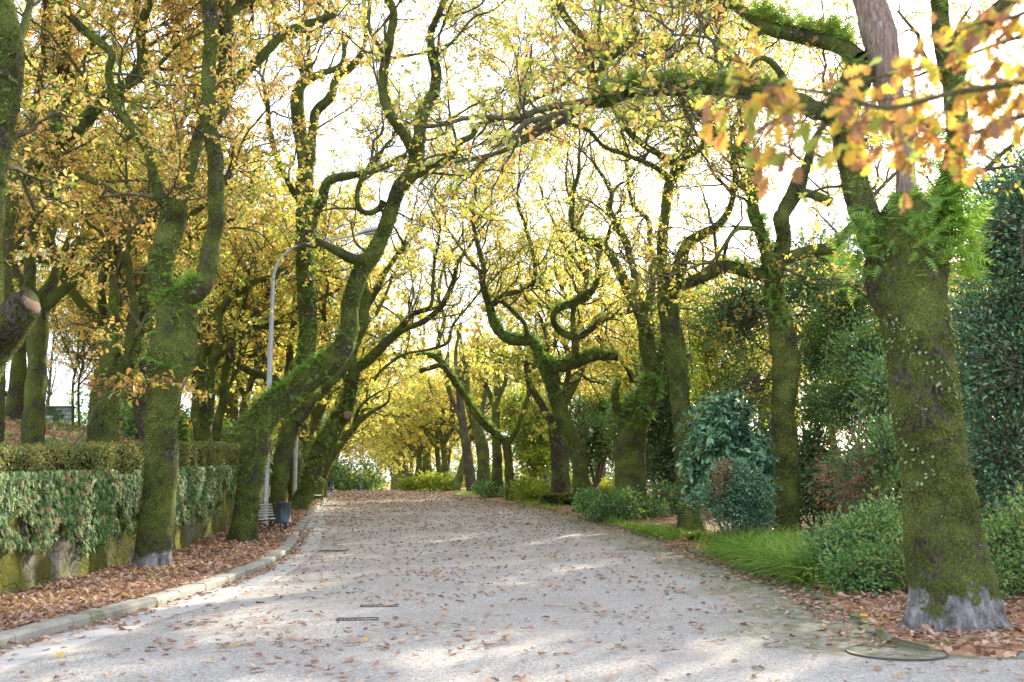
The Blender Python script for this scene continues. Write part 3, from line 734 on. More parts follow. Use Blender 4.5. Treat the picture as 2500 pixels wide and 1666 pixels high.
for (bx,by,d,tx,lab) in ((178,1040,46,192,'thin bare young tree on the lawn, left of a close pair'),(193,1034,49,206,'thin bare young tree on the lawn, right of a close pair')):
    hero(d,lab,[([(bx,by,7),(tx-14,940,6),(tx-4,890,6),(tx,830,5),(tx+3,760,4)],(0,0)),
      ([(tx-8,910,4),(tx-30,850,3.5),(tx-50,800,3)],(0,0)),([(tx-3,880,4),(tx+18,840,3.5),(tx+40,790,3)],(0,1)),([(tx-12,940,4),(tx+20,900,3.5),(tx+34,850,3)],(0,0))],
      leaf='leaf_mixed',dens=2.4,nl=3,ext=2,zmin=6.5,extlen=(1.,2.5),group=None,flare=.1)
# ---- right row -------------------------------------------------------------
hero(11.5,'massive near oak on the right with a pale grey foot and fern-hung fork',[
 ([(2330,1538,212),(2329,1500,200),(2327,1446,191),(2304,1297,172),(2290,1170,161),(2265,1000,155),(2249,883,157),(2233,787,158),(2220,730,172),(2212,672,196),(2212,596,190),(2210,550,168),(2206,515,128),(2202,488,80),(2200,470,40)],(0,0)),
 ([(2185,650,120),(2120,545,86),(2086,440,64),(2068,363,61),(2072,270,64),(2088,200,74),(2100,160,70)],(0,.2)),
 ([(2213,600,90),(2215,480,56),(2212,400,44),(2202,320,50),(2172,200,76),(2152,110,84),(2125,20,78),(2095,-50,62),(2070,-120,50)],(0,.3)),
 ([(2255,620,110),(2298,510,66),(2326,410,54),(2338,280,52),(2320,150,52),(2300,50,48),(2290,-50,40)],(0,.6)),
 ([(2330,200,44),(2350,110,48),(2400,60,46),(2450,10,44),(2510,-50,38)],(.5,.2)),
 ([(2095,150,56),(2050,108,44),(1968,88,40),(1884,69,36),(1830,40,28),(1780,10,22)],(.2,1.)),
 ([(2072,330,50),(2030,280,44),(1985,268,42),(1949,245,42),(1853,232,42),(1757,216,41),(1636,214,38),(1546,222,36),(1475,250,32),(1436,250,26)],(.1,1.8)),
 ([(1446,258,24),(1443,196,23),(1439,143,21),(1421,96,19),(1379,39,20),(1362,-5,20),(1350,-60,16)],(1.8,2.2)),
 ([(1446,215,16),(1475,157,20),(1518,121,22),(1550,82,19),(1541,36,17),(1546,-5,17),(1552,-60,14)],(1.8,1.3)),
 ([(1480,160,8),(1468,125,9),(1461,71,8),(1468,0,8)],(1.8,2.)),
 ([(1432,180,7),(1429,161,7),(1396,107,6),(1354,39,5),(1346,-10,5)],(1.9,2.4)),
 ([(1930,240,20),(1900,170,18),(1860,140,14),(1830,160,10)],(.6,.2)),
 ],leaf='leaf_mixed',dens=.8,lmin=.7,lmax=1.8,bark='bark_gray',group='mossy oaks lining the avenue',dead=(2,),flare=.5,
 ferns=[(3,.05,.30,110,.36,False),(0,.86,.99,60,.15,False),(3,.0,.12,60,.3,True),(5,.1,.8,160,.26,True),(6,.3,1,300,.24,True),(8,.2,.5,40,.16,True),(1,0,.3,50,.22,False),(1,.6,1,60,.2,True),(3,.2,1,60,.25,True),(6,.5,.95,60,.2,False)],
 worts=[(0,.35,.98,900,.045),(1,0,1,120,.03)],zmin=3.,cuts=(),nb=4,nc=3,nl=7,leafsize=.10,ext=3,extlen=(1.8,3.6))
_mo=[o for o in COL.objects if o.name.startswith('oak_tree') and 'massive near oak' in o.get('label','')][0]
for (nm,px,py,dd,n,sx,s) in (('bright_fern_clump',2325,580,11.3,130,1.,.31),('bright_fern_clump',2105,610,11.2,90,-.8,.26),('bright_fern_clump',2250,560,10.95,80,.2,.24)):
    c=P(px,py,dd); mb=MB(); q=c+rng.normal(0,1,(n,3))*np.array([.13,.12,.26]); al=unit(rng.normal(0,.5,(n,3))+np.array([sx*.9,-.45,.15])); scatter(mb,'frond',q,al,rng.uniform(s*.6,s*1.2,n),normal=unit(rng.normal(0,.35,(n,3))+np.array([-.1*sx,-.3,1.])))
    tag(mb.build(nm,M['fern_lime'] if sx>.5 else M['fern'],_mo,smooth=False),kind='stuff')
hero(29.,'right-row oak with a bulging right side and a fern fringe under the fork',[
 ([(1923,1322,66),(1921,1255,62),(1917,1127,62),(1912,1000,60),(1917,930,62),(1922,883,65),(1910,830,62),(1905,787,58),(1890,740,52),(1886,691,50),(1886,645,52)],(0,0)),
 ([(1890,665,44),(1912,596,39),(1910,538,37),(1918,520,38),(1945,459,40),(1968,413,25),(1985,360,18),(2010,300,14)],(0,-.5)),
 ([(1882,665,40),(1866,596,30),(1842,519,29),(1842,459,26),(1845,402,25),(1807,375,22),(1757,337,20),(1719,287,17),(1698,258,14),(1680,215,10)],(0,-1.2)),
 ([(1886,665,34),(1850,672,30),(1776,653,32),(1720,672,30),(1680,688,24)],(0,.8)),
 ([(1900,640,30),(1930,628,29),(1968,615,32),(2029,603,30),(2083,546,21),(2130,480,14)],(0,.5)),
 ([(1945,470,26),(1975,474,22),(2000,484,23),(2028,494,24)],(-.4,-.2)),
 ([(1840,480,16),(1800,440,12),(1790,380,10),(1810,310,9),(1800,240,7)],(-.6,0)),
 ([(1850,560,14),(1800,560,12),(1770,600,10),(1740,640,8)],(-.5,-1)),
 ],leaf='leaf_mixed',dens=1.3,cuts=(5,),
 ferns=[(0,.78,1,110,.30,False),(2,0,.6,220,.30,True),(3,0,.6,90,.28,True),(2,.1,.5,80,.28,False)],ivies=[(2,.1,.5,150,.08)],nl=6)
hero(31.,'slender right-row oak with a round knot scar on its smooth mossy trunk',[
 ([(1690,1312,74),(1682,1260,56),(1677,1180,50),(1671,1078,49),(1664,1000,46),(1657,930,48),(1649,857,50),(1637,786,49),(1630,732,54),(1629,700,48)],(0,0)),
 ([(1628,715,40),(1614,643,29),(1618,571,26),(1625,500,24),(1634,446,25),(1661,404,26)],(0,0)),
 ([(1659,410,22),(1646,400,19),(1611,379,17),(1564,350,16),(1529,314,13),(1507,282,10),(1490,250,7)],(0,-.6)),
 ([(1659,412,22),(1679,379,19),(1714,357,15),(1745,335,12),(1790,310,8)],(0,.8)),
 ([(1634,450,18),(1622,425,16),(1582,400,13),(1529,379,11),(1475,357,10),(1436,318,9),(1368,296,8),(1314,268,6),(1250,214,4)],(0,-1.5)),
 ([(1632,715,46),(1655,665,36),(1671,607,31),(1700,580,26),(1743,557,22),(1775,520,17),(1790,470,12)],(0,-.8)),
 ([(1640,700,20),(1700,690,18),(1740,660,14)],(0,-.4)),
 ([(1716,350,8),(1722,300,9),(1712,250,8),(1718,190,6)],(.5,1)),
 ([(1688,385,8),(1670,330,8),(1690,280,7),(1680,220,6)],(.3,1)),
 ],leaf='leaf_mixed',dens=1.35,nl=8,ferns=[(0,.9,1,50,.3,False),(5,0,.3,60,.28,True),(1,0,.2,50,.28,False)],worts=[(0,.8,1,30,.05)])
hero(38.,'thick right-row oak rising from shrubs with two arched mossy limbs',[
 ([(1538,1280,96),(1539,1230,80),(1539,1173,71),(1540,1093,71),(1550,1014,74),(1578,965,56),(1594,908,42),(1580,850,37),(1576,790,42),(1562,740,42)],(0,0)),
 ([(1562,750,34),(1536,714,27),(1511,661,25),(1486,614,22),(1457,596,19),(1414,571,17),(1396,529,15),(1400,475,12),(1411,429,9),(1414,375,7)],(0,-1.)),
 ([(1550,735,24),(1546,654,17),(1532,600,18),(1507,554,18),(1487,511,18),(1493,475,12),(1471,429,9),(1446,393,6)],(0,.6)),
 ([(1575,770,24),(1593,700,17),(1596,643,16),(1586,593,14),(1582,536,12),(1546,500,10),(1532,421,8),(1525,380,6)],(0,1.2)),
 ([(1592,910,20),(1612,870,18),(1622,830,16),(1618,780,12)],(0,.8)),
 ([(1543,1080,40),(1515,1020,26),(1500,970,20),(1510,930,14)],(0,-.8)),
 ([(1493,475,7),(1512,450,7),(1530,440,6),(1560,400,5)],(0,.5)),
 ],leaf='leaf_mixed',dens=1.3,nl=8,ferns=[(0,.45,.7,200,.34,False),(5,0,1,120,.36,True),(1,.1,.7,110,.26,True),(4,0,1,60,.3,True)],worts=[(0,.55,.95,110,.06)],ivies=[(0,0,.2,160,.09)])
hero(43.,'right-row oak with looping ferny branches twisting above the avenue',[
 ([(1422,1262,46),(1418,1221,39),(1416,1141,38),(1400,1078,38),(1371,1014,36),(1343,929,33),(1328,893,34),(1318,870,30)],(0,0)),
 ([(1322,885,28),(1300,836,27),(1243,829,24),(1207,793,23),(1196,750,20),(1179,700,15),(1182,661,14),(1171,614,12),(1157,554,9),(1157,500,7),(1165,440,5)],(0,-1.)),
 ([(1178,668,9),(1150,639,8),(1118,596,6),(1100,570,4)],(-.7,-1)),
 ([(1204,745,15),(1222,725,13),(1254,714,12),(1296,700,11),(1307,661,10),(1296,600,9),(1279,543,8),(1264,500,7),(1262,470,5)],(-.6,.6)),
 ([(1325,895,30),(1357,900,30),(1411,886,28),(1457,868,23),(1511,871,18)],(0,-.6)),
 ([(1409,890,20),(1404,839,19),(1400,814,19)],(-.2,-.1)),
 ([(1402,825,18),(1368,810,17),(1349,779,15),(1361,754,17),(1404,739,19),(1436,721,17),(1457,682,14),(1461,636,13),(1479,589,10),(1490,550,7)],(-.1,-.9)),
 ([(1401,820,14),(1400,750,13),(1429,700,14),(1430,643,11),(1418,589,10),(1410,540,7)],(-.1,1.)),
 ([(1402,828,16),(1432,814,15),(1461,786,15),(1500,770,12),(1529,764,10)],(-.1,-.3)),
 ([(1427,675,10),(1396,625,9),(1368,586,8),(1350,539,6),(1330,500,4)],(.4,.8)),
 ([(1290,836,12),(1280,790,12),(1250,760,11),(1225,735,11)],(-.3,-.6)),
 ],leaf='leaf_yellow',dens=1.4,nl=8,cuts=(4,),ferns=[(1,0,.45,220,.30,True),(4,0,1,190,.34,True),(6,0,.6,110,.26,True),(0,.75,1,80,.28,False),(8,0,.8,60,.26,True),(10,0,1,40,.24,True)],ivies=[(0,.05,.5,150,.09)])
hero(50.,'right-row oak just left of the looping one, its trunk dark and straight',[
 ([(1362,1226,42),(1365,1160,37),(1360,1100,33),(1356,1050,30),(1372,980,24),(1385,945,20)],(0,0)),
 ([(1358,1060,22),(1330,1000,18),(1300,950,16),(1285,900,12),(1290,830,9)],(0,1)),
 ([(1375,970,16),(1390,900,14),(1380,840,12),(1350,790,9),(1340,720,7)],(0,1.5)),
 ],leaf='leaf_yellow',dens=1.7,leafsize=.14,bark='bark_bare',ferns=[(0,.5,1,60,.3,False)])
hero(58.,'right-row oak with a long sunlit ivy limb reaching left across the avenue',[
 ([(1250,1226,28),(1244,1180,22),(1243,1141,21),(1237,1084,23),(1232,1070,22)],(0,0)),
 ([(1236,1082,20),(1212,1062,19),(1170,1023,18),(1139,975,17),(1107,929,16),(1079,886,16),(1050,868,14),(993,871,12),(960,860,8)],(0,-2.)),
 ([(1240,1085,16),(1259,1055,13),(1279,998,12),(1295,950,10),(1292,900,8),(1300,850,6)],(0,1)),
 ([(1100,918,14),(1079,893,13),(1050,898,12),(1025,907,12)],(-1.4,-1.8)),
 ([(1080,895,12),(1070,840,12),(1085,780,10),(1070,720,9),(1085,640,7)],(-1.5,-1)),
 ],leaf='leaf_yellow',dens=1.6,leafsize=.15,cuts=(3,),ferns=[(1,.05,.8,200,.34,True)],ivies=[(1,0,.8,420,.13),(2,0,.6,120,.12)])
hero(66.,'straight right-row oak directly behind the one with the sunlit ivy limb',[
 ([(1216,1218,32),(1214,1150,25),(1212,1080,22),(1210,1020,20),(1214,950,16),(1212,880,13)],(0,0)),
 ([(1212,1010,14),(1190,950,12),(1168,900,10),(1165,830,8)],(0,1)),
 ([(1214,980,12),(1235,920,10),(1230,850,9),(1245,780,7)],(0,1)),
 ],leaf='leaf_yellow',dens=1.8,leafsize=.16,ivies=[(0,.0,.6,150,.12)],nl=8)
hero(76.,'ivy-wrapped right-row oak trunk with a swollen crown of leaves halfway up',[
 ([(1181,1206,34),(1180,1140,31),(1177,1090,32),(1166,1050,26),(1148,1000,20),(1140,950,17),(1138,870,14)],(0,0)),
 ([(1165,1050,14),(1180,990,12),(1188,930,10),(1180,860,8)],(0,1)),
 ([(1145,980,12),(1120,930,10),(1112,870,9),(1125,790,7)],(0,-1)),
 ],leaf='leaf_yellow',dens=1.6,leafsize=.17,ivies=[(0,.1,.6,260,.14)],nl=8)
hero(84.,'dark leaning right-row oak at the left of the distant trunk cluster',[
 ([(1152,1203,26),(1146,1150,25),(1138,1090,23),(1128,1020,20),(1122,950,17),(1128,880,14),(1118,800,12)],(0,0)),
 ([(1130,1030,12),(1105,980,11),(1092,920,9),(1095,860,7)],(0,-1)),
 ([(1124,940,10),(1150,880,9),(1155,820,8)],(0,1)),
 ],leaf='leaf_yellow',dens=1.4,leafsize=.18,bark='bark_bare',nl=8)
print('hero trees',time.time()-T0)
# ---------------------------------------------------------------- setting
def tex_up(o,**k): return tag(o,**k)
ys=np.concatenate([np.arange(-30,0,5),np.arange(0,40,.5),np.arange(40,120,2),np.array([120,130,145,160,200,260,350,500,800,1500])]).astype(float)
def grid_mesh(name,XY,Z,mat,attr=None,**kw):
    nr,nc=XY.shape[:2]
    V=np.concatenate([XY,Z[...,None]],-1).reshape(-1,3)
    idx=np.arange(nr*nc).reshape(nr,nc)
    f=np.stack([idx[:-1,:-1],idx[:-1,1:],idx[1:,1:],idx[1:,:-1]],-1).reshape(-1,4)
    me=mesh_from(name,V,[f],mat,True,attr); o=bpy.data.objects.new(name,me); COL.objects.link(o)
    return tag(o,**kw)
def strip(name,cols,mat,yy=ys,rel=True,attr=None,**kw):
    """cols: list of functions y->(x,z)"""
    X=[];Z=[]
    for c in cols:
        x,z=c(yy); X.append(x*np.ones_like(yy));Z.append(z*np.ones_like(yy))
    X=np.array(X).T;Z=np.array(Z).T
    return grid_mesh(name,np.stack([X,np.repeat(yy[:,None],X.shape[1],1)],-1),Z,mat,attr,**kw)
def at(xf,dz=0.):
    def g(y):
        x=xf(y)*np.ones_like(y); z=ground(x,y)
        bumpy=.03*noi(np.stack([x,y,z*0],-1),1.1)
        inside=(x>kx(y)-.35)&(x<rx(y)+.4)|(np.abs(x-wx(y))<.6)
        return x,z+dz+np.where(inside,0,bumpy)
    return g
left=[at(lambda y,s=s: wx(y)-s) for s in (10.7,9.7,8.5,7.3,6,5,4,3,2,1.2,.6,.33)]
verge=[at(lambda y,f=f: (wx(y)-.30)*(1-f)+(kx(y)-.11)*f) for f in (0,.15,.35,.55,.75,.9,1.)]
under=[lambda y:(kx(y)-.05,zr(y)-.12),lambda y:((kx(y)+rx(y))/2,zr(y)-.12),lambda y:(rx(y)+.02,zr(y)-.10)]
right=[at(lambda y,s=s: rx(y)+s) for s in (.07,.3,.7,1.2,2,3,4.5,6.5,9,13,20,30,50,90,200,900)]
strip('ground',left+verge+under+right,M['soil'],kind='structure')
strip('lawn',[at(lambda y,s=s: wx(y)-s) for s in (900,300,150,90,60,45,35,28,22,18,15,12.5,10.7)],M['lawn'],kind='structure')
# path sheet with distance-to-edge attribute
yy=np.concatenate([np.arange(-20,9,.8),np.arange(9,13,.1),np.arange(13,60,.5),np.arange(60,300,3)])
fr=np.array([0,.06,.15,.3,.45,.6,.72,.82,.9,.95,.98,1.])
xl=kx(yy)-.02; xr=rx(yy)
X=xl[:,None]*(1-fr)+xr[:,None]*fr
Yg=np.repeat(yy[:,None],len(fr),1)
Z=zr(Yg)+.006*noi(np.stack([X,Yg,X*0],-1),.7)*(fr>0)*(fr<1)
E=np.minimum(xr[:,None]-X,np.where(yy[:,None]<9.75,9.,99)) + np.where(yy[:,None]<9.8,1.5,0)
grid_mesh('path',np.stack([X,Yg],-1),Z,M['gravel'],{'edge':E.ravel()},kind='structure')
# kerb -------------------------------------------------------------
gaps=[(30.2,32.6),(50.5,54.5),(82,88)]
mb=MB(); y=2.0
while y<150:
    L=rng.uniform(.85,1.25) if y<60 else 2.5
    if y<9: L=1.1
    ym=y+L/2
    if not any(a<ym<b for a,b in gaps):
        x0,x1=kx(y),kx(y+L); ang=math.atan2(L,x1-x0)-math.pi/2
        zt=zr(ym)
        V,f=box(((x0+x1)/2-.14,ym,zt+.03+rng.normal(0,.006)),(.29,math.hypot(L,x1-x0)-.014,.24),ang+rng.normal(0,.004),.035)
        V=V+np.random.default_rng(int(y*10)).normal(0,.004,V.shape); mb.add(V,f)
    y+=L
for a,b in gaps[:2]:
    for k in range(3):
        x0=kx(b)-.3-k*.75
        V,f=box((x0-.38,b+.14,zr(b)+.03),(.74,.26,.24),0.03,.03); mb.add(V,f)
tag(mb.build('kerb',M['kerb'],smooth=False),kind='structure')
mb=MB(); y=3.
while y<150:
    L=.48 if y<60 else 1.5
    ym=y+L/2; g_=.006; zt_=zr(ym)+.024+rng.normal(0,.002); c4=[(kx(y+g_)+.03,y+g_),(kx(y+g_)+.63,y+g_),(kx(y+L-g_)+.63,y+L-g_),(kx(y+L-g_)+.03,y+L-g_)]
    V=[[a_,b_,zr(b_)-.05] for a_,b_ in c4]+[[a_,b_,zt_+zr(b_)-zr(ym)] for a_,b_ in c4]
    mb.add(V,[np.array([[0,3,2,1],[4,5,6,7],[0,1,5,4],[1,2,6,5],[2,3,7,6],[3,0,4,7]])]); y+=L
tag(mb.build('gutter',M['slab'],smooth=False),kind='structure')
mb=MB()   # bench bay paving
for a,b in gaps[:2]:
    V,f=box((kx((a+b)/2)-1.05,(a+b)/2+.0,zr((a+b)/2)+.04),(1.9,b-a,.1),math.atan2(b-a,kx(b)-kx(a))-math.pi/2,.01); mb.add(V,f)
tag(mb.build('bench_paving',M['conc'],smooth=False),kind='structure')
mb=MB(); y=9.75; x=rx(y)
# right edging stones follow the edge curve
yy=np.concatenate([np.arange(9.9,12,.02),np.arange(12,70,.1)]); xx=rx(yy); cum=np.concatenate([[0],np.cumsum(np.hypot(np.diff(xx),np.diff(yy)))])
s=0
while s<cum[-1]-.5:
    L=rng.uniform(.28,.75); 
    if rng.random()<(.8 if s<6 else .55):
        ym=np.interp(s+L/2,cum,yy); xm=np.interp(s+L/2,cum,xx); ya,yb=np.interp(s,cum,yy),np.interp(s+L,cum,yy); xa,xb=np.interp(s,cum,xx),np.interp(s+L,cum,xx)
        V,f=box((xm+.05+rng.normal(0,.012),ym,zr(ym)+rng.normal(.0,.016)),(rng.uniform(.07,.14),math.hypot(xb-xa,yb-ya)*rng.uniform(.7,.97),rng.uniform(.09,.14)),math.atan2(yb-ya,xb-xa)-math.pi/2+rng.normal(0,.07),.022)
        V=V+rng.normal(0,.013,V.shape); mb.add(V,f)
    s+=L
s=5.2
while s<11:
    L=rng.uniform(.4,.8); V,f=box((s+L/2,9.84+.02*math.sin(s),.0),(L*.96,.14,.06),0,.02); mb.add(V,f); s+=L
tag(mb.build('edging',M['edge_stone'],smooth=False),kind='structure')
# retaining wall -----------------------------------------------------
yw=np.arange(2,92,.14)
prof=[]
zt=wtop(yw); zb=zr(yw)-.15
nz=15
V=[]
for k in range(nz):
    z=zb+(zt-zb)*k/(nz-1); x=wx(yw)-.10*(k/(nz-1))
    p=np.stack([x,yw,z],-1); x=x+.045*noi(p,3.3)+.03*noi(p,1.1)+.02*noi(p,9.)
    V.append(np.stack([x,yw,z],-1))
V.append(np.stack([wx(yw)-.30,yw,zt+.01*np.sin(yw*3)],-1)); V.append(np.stack([wx(yw)-.45,yw,zb],-1))
V=np.array(V).transpose(1,0,2); nr,nc=V.shape[:2]; idx=np.arange(nr*nc).reshape(nr,nc)
f=np.stack([idx[:-1,:-1],idx[1:,:-1],idx[1:,1:],idx[:-1,1:]],-1).reshape(-1,4)
me=mesh_from('retaining_wall',V.reshape(-1,3),[f[:,::-1],idx[0][None,:],idx[-1][None,::-1]],M['wall'])
o=bpy.data.objects.new('retaining_wall',me); COL.objects.link(o); tag(o,'long mossy rubble retaining wall under the clipped hedge','wall')
# hanging ivy on the wall
def ivy_wall(y0,y1,n,size):
    y=rng.uniform(y0,y1,n); t=rng.random(n)**1.1
    top=wtop(y)+.10; bot=np.interp(y,[0,13,17,22,27,31,60],[.35,.72,.85,.72,.95,1.3,1.9])+zr(y)*.6
    lim=bot+.28*noi(np.stack([y,y*0,y*0],-1),2.1)+.16*noi(np.stack([y,y*0+3,y*0],-1),7.)
    z=top-(top-lim)*t
    hole=noi(np.stack([y,z*1.4,y*0+5],-1),2.6)+t*-.55
    k=(hole>-.95)&(z<top)
    y,z=y[k],z[k]
    x=wx(y)-.10*z/1.8+rng.uniform(.03,.20,len(y))*(1-.3*rng.random(len(y)))
    al=unit(np.stack([rng.uniform(.05,.5,len(y)),rng.normal(0,.4,len(y)),-np.ones(len(y))],-1))
    nr=unit(np.stack([np.ones(len(y)),rng.normal(-.3,.45,len(y)),rng.normal(.45,.3,len(y))],-1))
    return np.stack([x,y,z],-1),al,nr,rng.uniform(size*.55,size*1.2,len(y))
mb=MB()
scatter(mb,'ivy',*[a for a in ivy_wall(8,20,7500,.10)[:2]],.0 if False else 1.,) if False else None
for (a,b,n,s) in ((8,16,6500,.095),(16,32,9500,.10),(32,60,5000,.14),(60,90,1200,.2)):
    p,al,nr,sz=ivy_wall(a,b,n,s); scatter(mb,'ivy' if a<32 else 'quad',p,al,sz,normal=nr)
o=mb.build('ivy',M['ivy'],loc=(wx(14),14,1.8),smooth=False); tag(o,'dense green ivy curtain draped over the retaining wall','climbing plant')
# clipped hedge
HT=([2,8,13.5,20,30,60,92],[2.0,2.08,2.2,2.5,3.0,4.05,4.9])
yh=np.arange(2,75,.3); ht=np.interp(yh,*HT)
V=[]
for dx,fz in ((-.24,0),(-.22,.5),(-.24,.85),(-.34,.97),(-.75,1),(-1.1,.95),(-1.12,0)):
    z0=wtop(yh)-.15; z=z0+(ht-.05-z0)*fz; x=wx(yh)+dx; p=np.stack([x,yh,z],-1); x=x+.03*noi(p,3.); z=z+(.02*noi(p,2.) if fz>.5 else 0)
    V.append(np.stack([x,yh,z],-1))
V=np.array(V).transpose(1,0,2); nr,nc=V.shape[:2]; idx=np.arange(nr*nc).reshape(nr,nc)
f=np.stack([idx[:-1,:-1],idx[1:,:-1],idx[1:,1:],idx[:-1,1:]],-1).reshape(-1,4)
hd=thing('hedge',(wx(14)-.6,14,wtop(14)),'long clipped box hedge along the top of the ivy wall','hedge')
me=mesh_from('dark_core',V.reshape(-1,3)-world_loc(hd),[f[:,::-1]],M['core']); o=bpy.data.objects.new('dark_core',me); COL.objects.link(o); o.parent=hd  # solid dark core; its colour stands in for the shade behind the leaves
mb=MB()
for (a,b,n,s) in ((7,18,15000,.042),(18,34,14000,.055),(34,75,8000,.10)):
    y=rng.uniform(a,b,n); top=rng.random(n)<.45
    h=np.interp(y,*HT); z0=wtop(y)-.1
    z=np.where(top,h+rng.normal(0,.02,n),z0+(h-z0)*rng.random(n)); x=np.where(top,wx(y)-rng.uniform(.25,1.1,n),wx(y)-.21+rng.normal(0,.025,n))
    p=np.stack([x,y,z],-1); k=.035*noi(p,3.); p[:,0]+=np.where(top,0,k); p[:,2]+=np.where(top,k,0)
    nrm=unit(np.where(top[:,None],np.array([0,0,1.]),np.array([1.,-.1,.3]))+rng.normal(0,.5,(n,3)))
    scatter(mb,'quad',p,unit(rng.normal(0,1,(n,3))+np.array([.4,-.1,.5])),rng.uniform(s*.7,s*1.4,n),normal=nrm)
mb.build('foliage',M['hedge'],hd,smooth=False)
# fallen leaves ------------------------------------------------------
def litter(mb,n,xf0,xf1,y0,y1,size,kind='oak',clump=.0,lift=.012,yp=1.,tilt=.35):
    y=y0+(y1-y0)*rng.random(n)**yp
    x=xf0(y)+(xf1(y)-xf0(y))*rng.random(n)
    if clump>0:
        q=np.stack([x,y,x*0],-1); k=(noi(q,.9)*.6+noi(q,3.)*.5+rng.normal(0,.55,n))>clump-.5
        x,y=x[k],y[k]; n=len(x)
    z=ground(x,y)+lift+rng.random(n)*lift
    a=rng.uniform(0,6.28,n)
    al=np.stack([np.cos(a),np.sin(a),rng.normal(0,tilt*.5,n)],-1)
    nr=unit(np.stack([rng.normal(0,tilt,n),rng.normal(0,tilt,n),np.where(rng.random(n)<.5,1.,-1.)],-1))
    scatter(mb,kind,np.stack([x,y,z],-1),al,rng.uniform(size*.6,size*1.25,n),normal=nr)
mb=MB()
litter(mb,6200,lambda y:kx(y)+.05,lambda y:np.minimum(rx(y),6.5)-.05,7.,32,.105,clump=.45,lift=.02)
litter(mb,1100,lambda y:kx(y)+.02,lambda y:kx(y)+.22,7.,34,.10,clump=.2,lift=.03)
litter(mb,1300,lambda y:rx(y)-.45,lambda y:rx(y)-.02,10.5,28,.10,clump=.3,lift=.025)
litter(mb,9500,lambda y:kx(y)+.1,lambda y:rx(y)-.05,32,60,.12,kind='kite',clump=.3,lift=.03)
litter(mb,9500,lambda y:kx(y)+.1,lambda y:rx(y)-.05,60,108,.17,kind='quad',clump=.2,lift=.04,tilt=.5)
tag(mb.build('path_leaves',M['litter'],smooth=False),'scattered brown oak leaves lying on the gravel path','fallen leaves',kind='stuff')
mb=MB()
litter(mb,11000,lambda y:wx(y)+.05,lambda y:kx(y)-.22,8.,24,.10,lift=.035,tilt=.6)
litter(mb,6500,lambda y:wx(y)+.05,lambda y:kx(y)-.25,24,60,.13,kind='kite',lift=.04,tilt=.6)
tag(mb.build('verge_leaves',M['litter'],smooth=False),'thick carpet of brown oak leaves between kerb and ivy wall','fallen leaves',kind='stuff')
mb=MB()
litter(mb,4200,lambda y:np.maximum(rx(y)+.12,3),lambda y:rx(y)*0+9.5,9.95,17,.10,lift=.03,tilt=.6)
litter(mb,4200,lambda y:rx(y)+.12,lambda y:rx(y)+5,17,50,.12,kind='kite',lift=.03,tilt=.6)
tag(mb.build('bed_leaves',M['litter'],smooth=False),'brown oak leaves littering the soil under the right-hand shrubs','fallen leaves',kind='stuff')
mb=MB()
litter(mb,9000,lambda y:wx(y)-9.8,lambda y:wx(y)-1.3,14,60,.14,kind='kite',clump=.3,lift=.04,tilt=.6)
tag(mb.build('bank_leaves',M['litter'],smooth=False),'brown leaves strewn over the grassy bank behind the hedge','fallen leaves',kind='stuff')
# ground cover sprigs on the bank
mb=MB(); n=5000
y=rng.uniform(16,60,n); x=wx(y)-rng.uniform(1.3,10.4,n); q=np.stack([x,y,x*0],-1); k=noi(q,.8)+rng.normal(0,.3,n)>.15
q=q[k]; q[:,2]=ground(q[:,0],q[:,1])+.02
scatter(mb,'kite',q,rdir(len(q),.8),rng.uniform(.10,.24,len(q)),normal=rdir(len(q),.5))
tag(mb.build('bank_ground_cover',M['ever_mid'],smooth=False),'low green ground cover creeping over the leaf-strewn bank','ground cover',kind='stuff')
print('setting',time.time()-T0)
# ---------------------------------------------------------------- shrubs & evergreen trees
def foliage_cluster(mb,tw,blobs,ncl,nleaf,kind,size,spread,base=None,shell=.45,zb=.2,droop=0.,wscale=1.,tr=.012,stemd=1.):
    """blobs: (centre, radii).  Leaf clusters on short twigs around the outer part of each blob."""
    vol=np.array([b[1][0]*b[1][1]*b[1][2] for b in blobs])**(2/3.); vol/=vol.sum()
    for (c,rd),w in zip(blobs,vol):
        n=max(3,int(ncl*w)); c=np.array(c);rd=np.array(rd)
        d=rdir(n); rr=(shell+(1-shell)*rng.random(n)**.6)*np.where(rng.random(n)<.18,rng.uniform(1.,1.4,n),1.)
        lump=1+.30*noi(d*1.0+c,1.6)+.16*noi(d+c,4.)
        q=c+d*rd*(rr*lump)[:,None]
        q=q[~in_gap(q)]; n=len(q)
        if n==0: continue
        inner=c+(q-c)*.45+rng.normal(0,.08,(n,3))*rd
        mid=(q+inner)/2+rng.normal(0,.06,(n,3))*rd.mean()
        if tw is not None:
            V,f=tubes(np.stack([inner,mid,q],1),np.stack([np.full(n,tr),np.full(n,tr*.7),np.full(n,tr*.4)],1),3); tw.add(V,f)
        ax=unit(q-mid+1e-6)
        I=np.repeat(np.arange(n),nleaf)
        off=rng.normal(0,spread,(len(I),3))
        al=unit(ax[I]*.5+unit(off)*1.0+np.array([0,0,zb-droop]))
        nrm=unit(np.array([0,0,1.])+ax[I]*.5+rng.normal(0,.45,(len(I),3)))
        scatter(mb,kind,q[I]+off*.6,al,rng.uniform(size*.6,size*1.2,len(I)),normal=nrm,wscale=wscale)
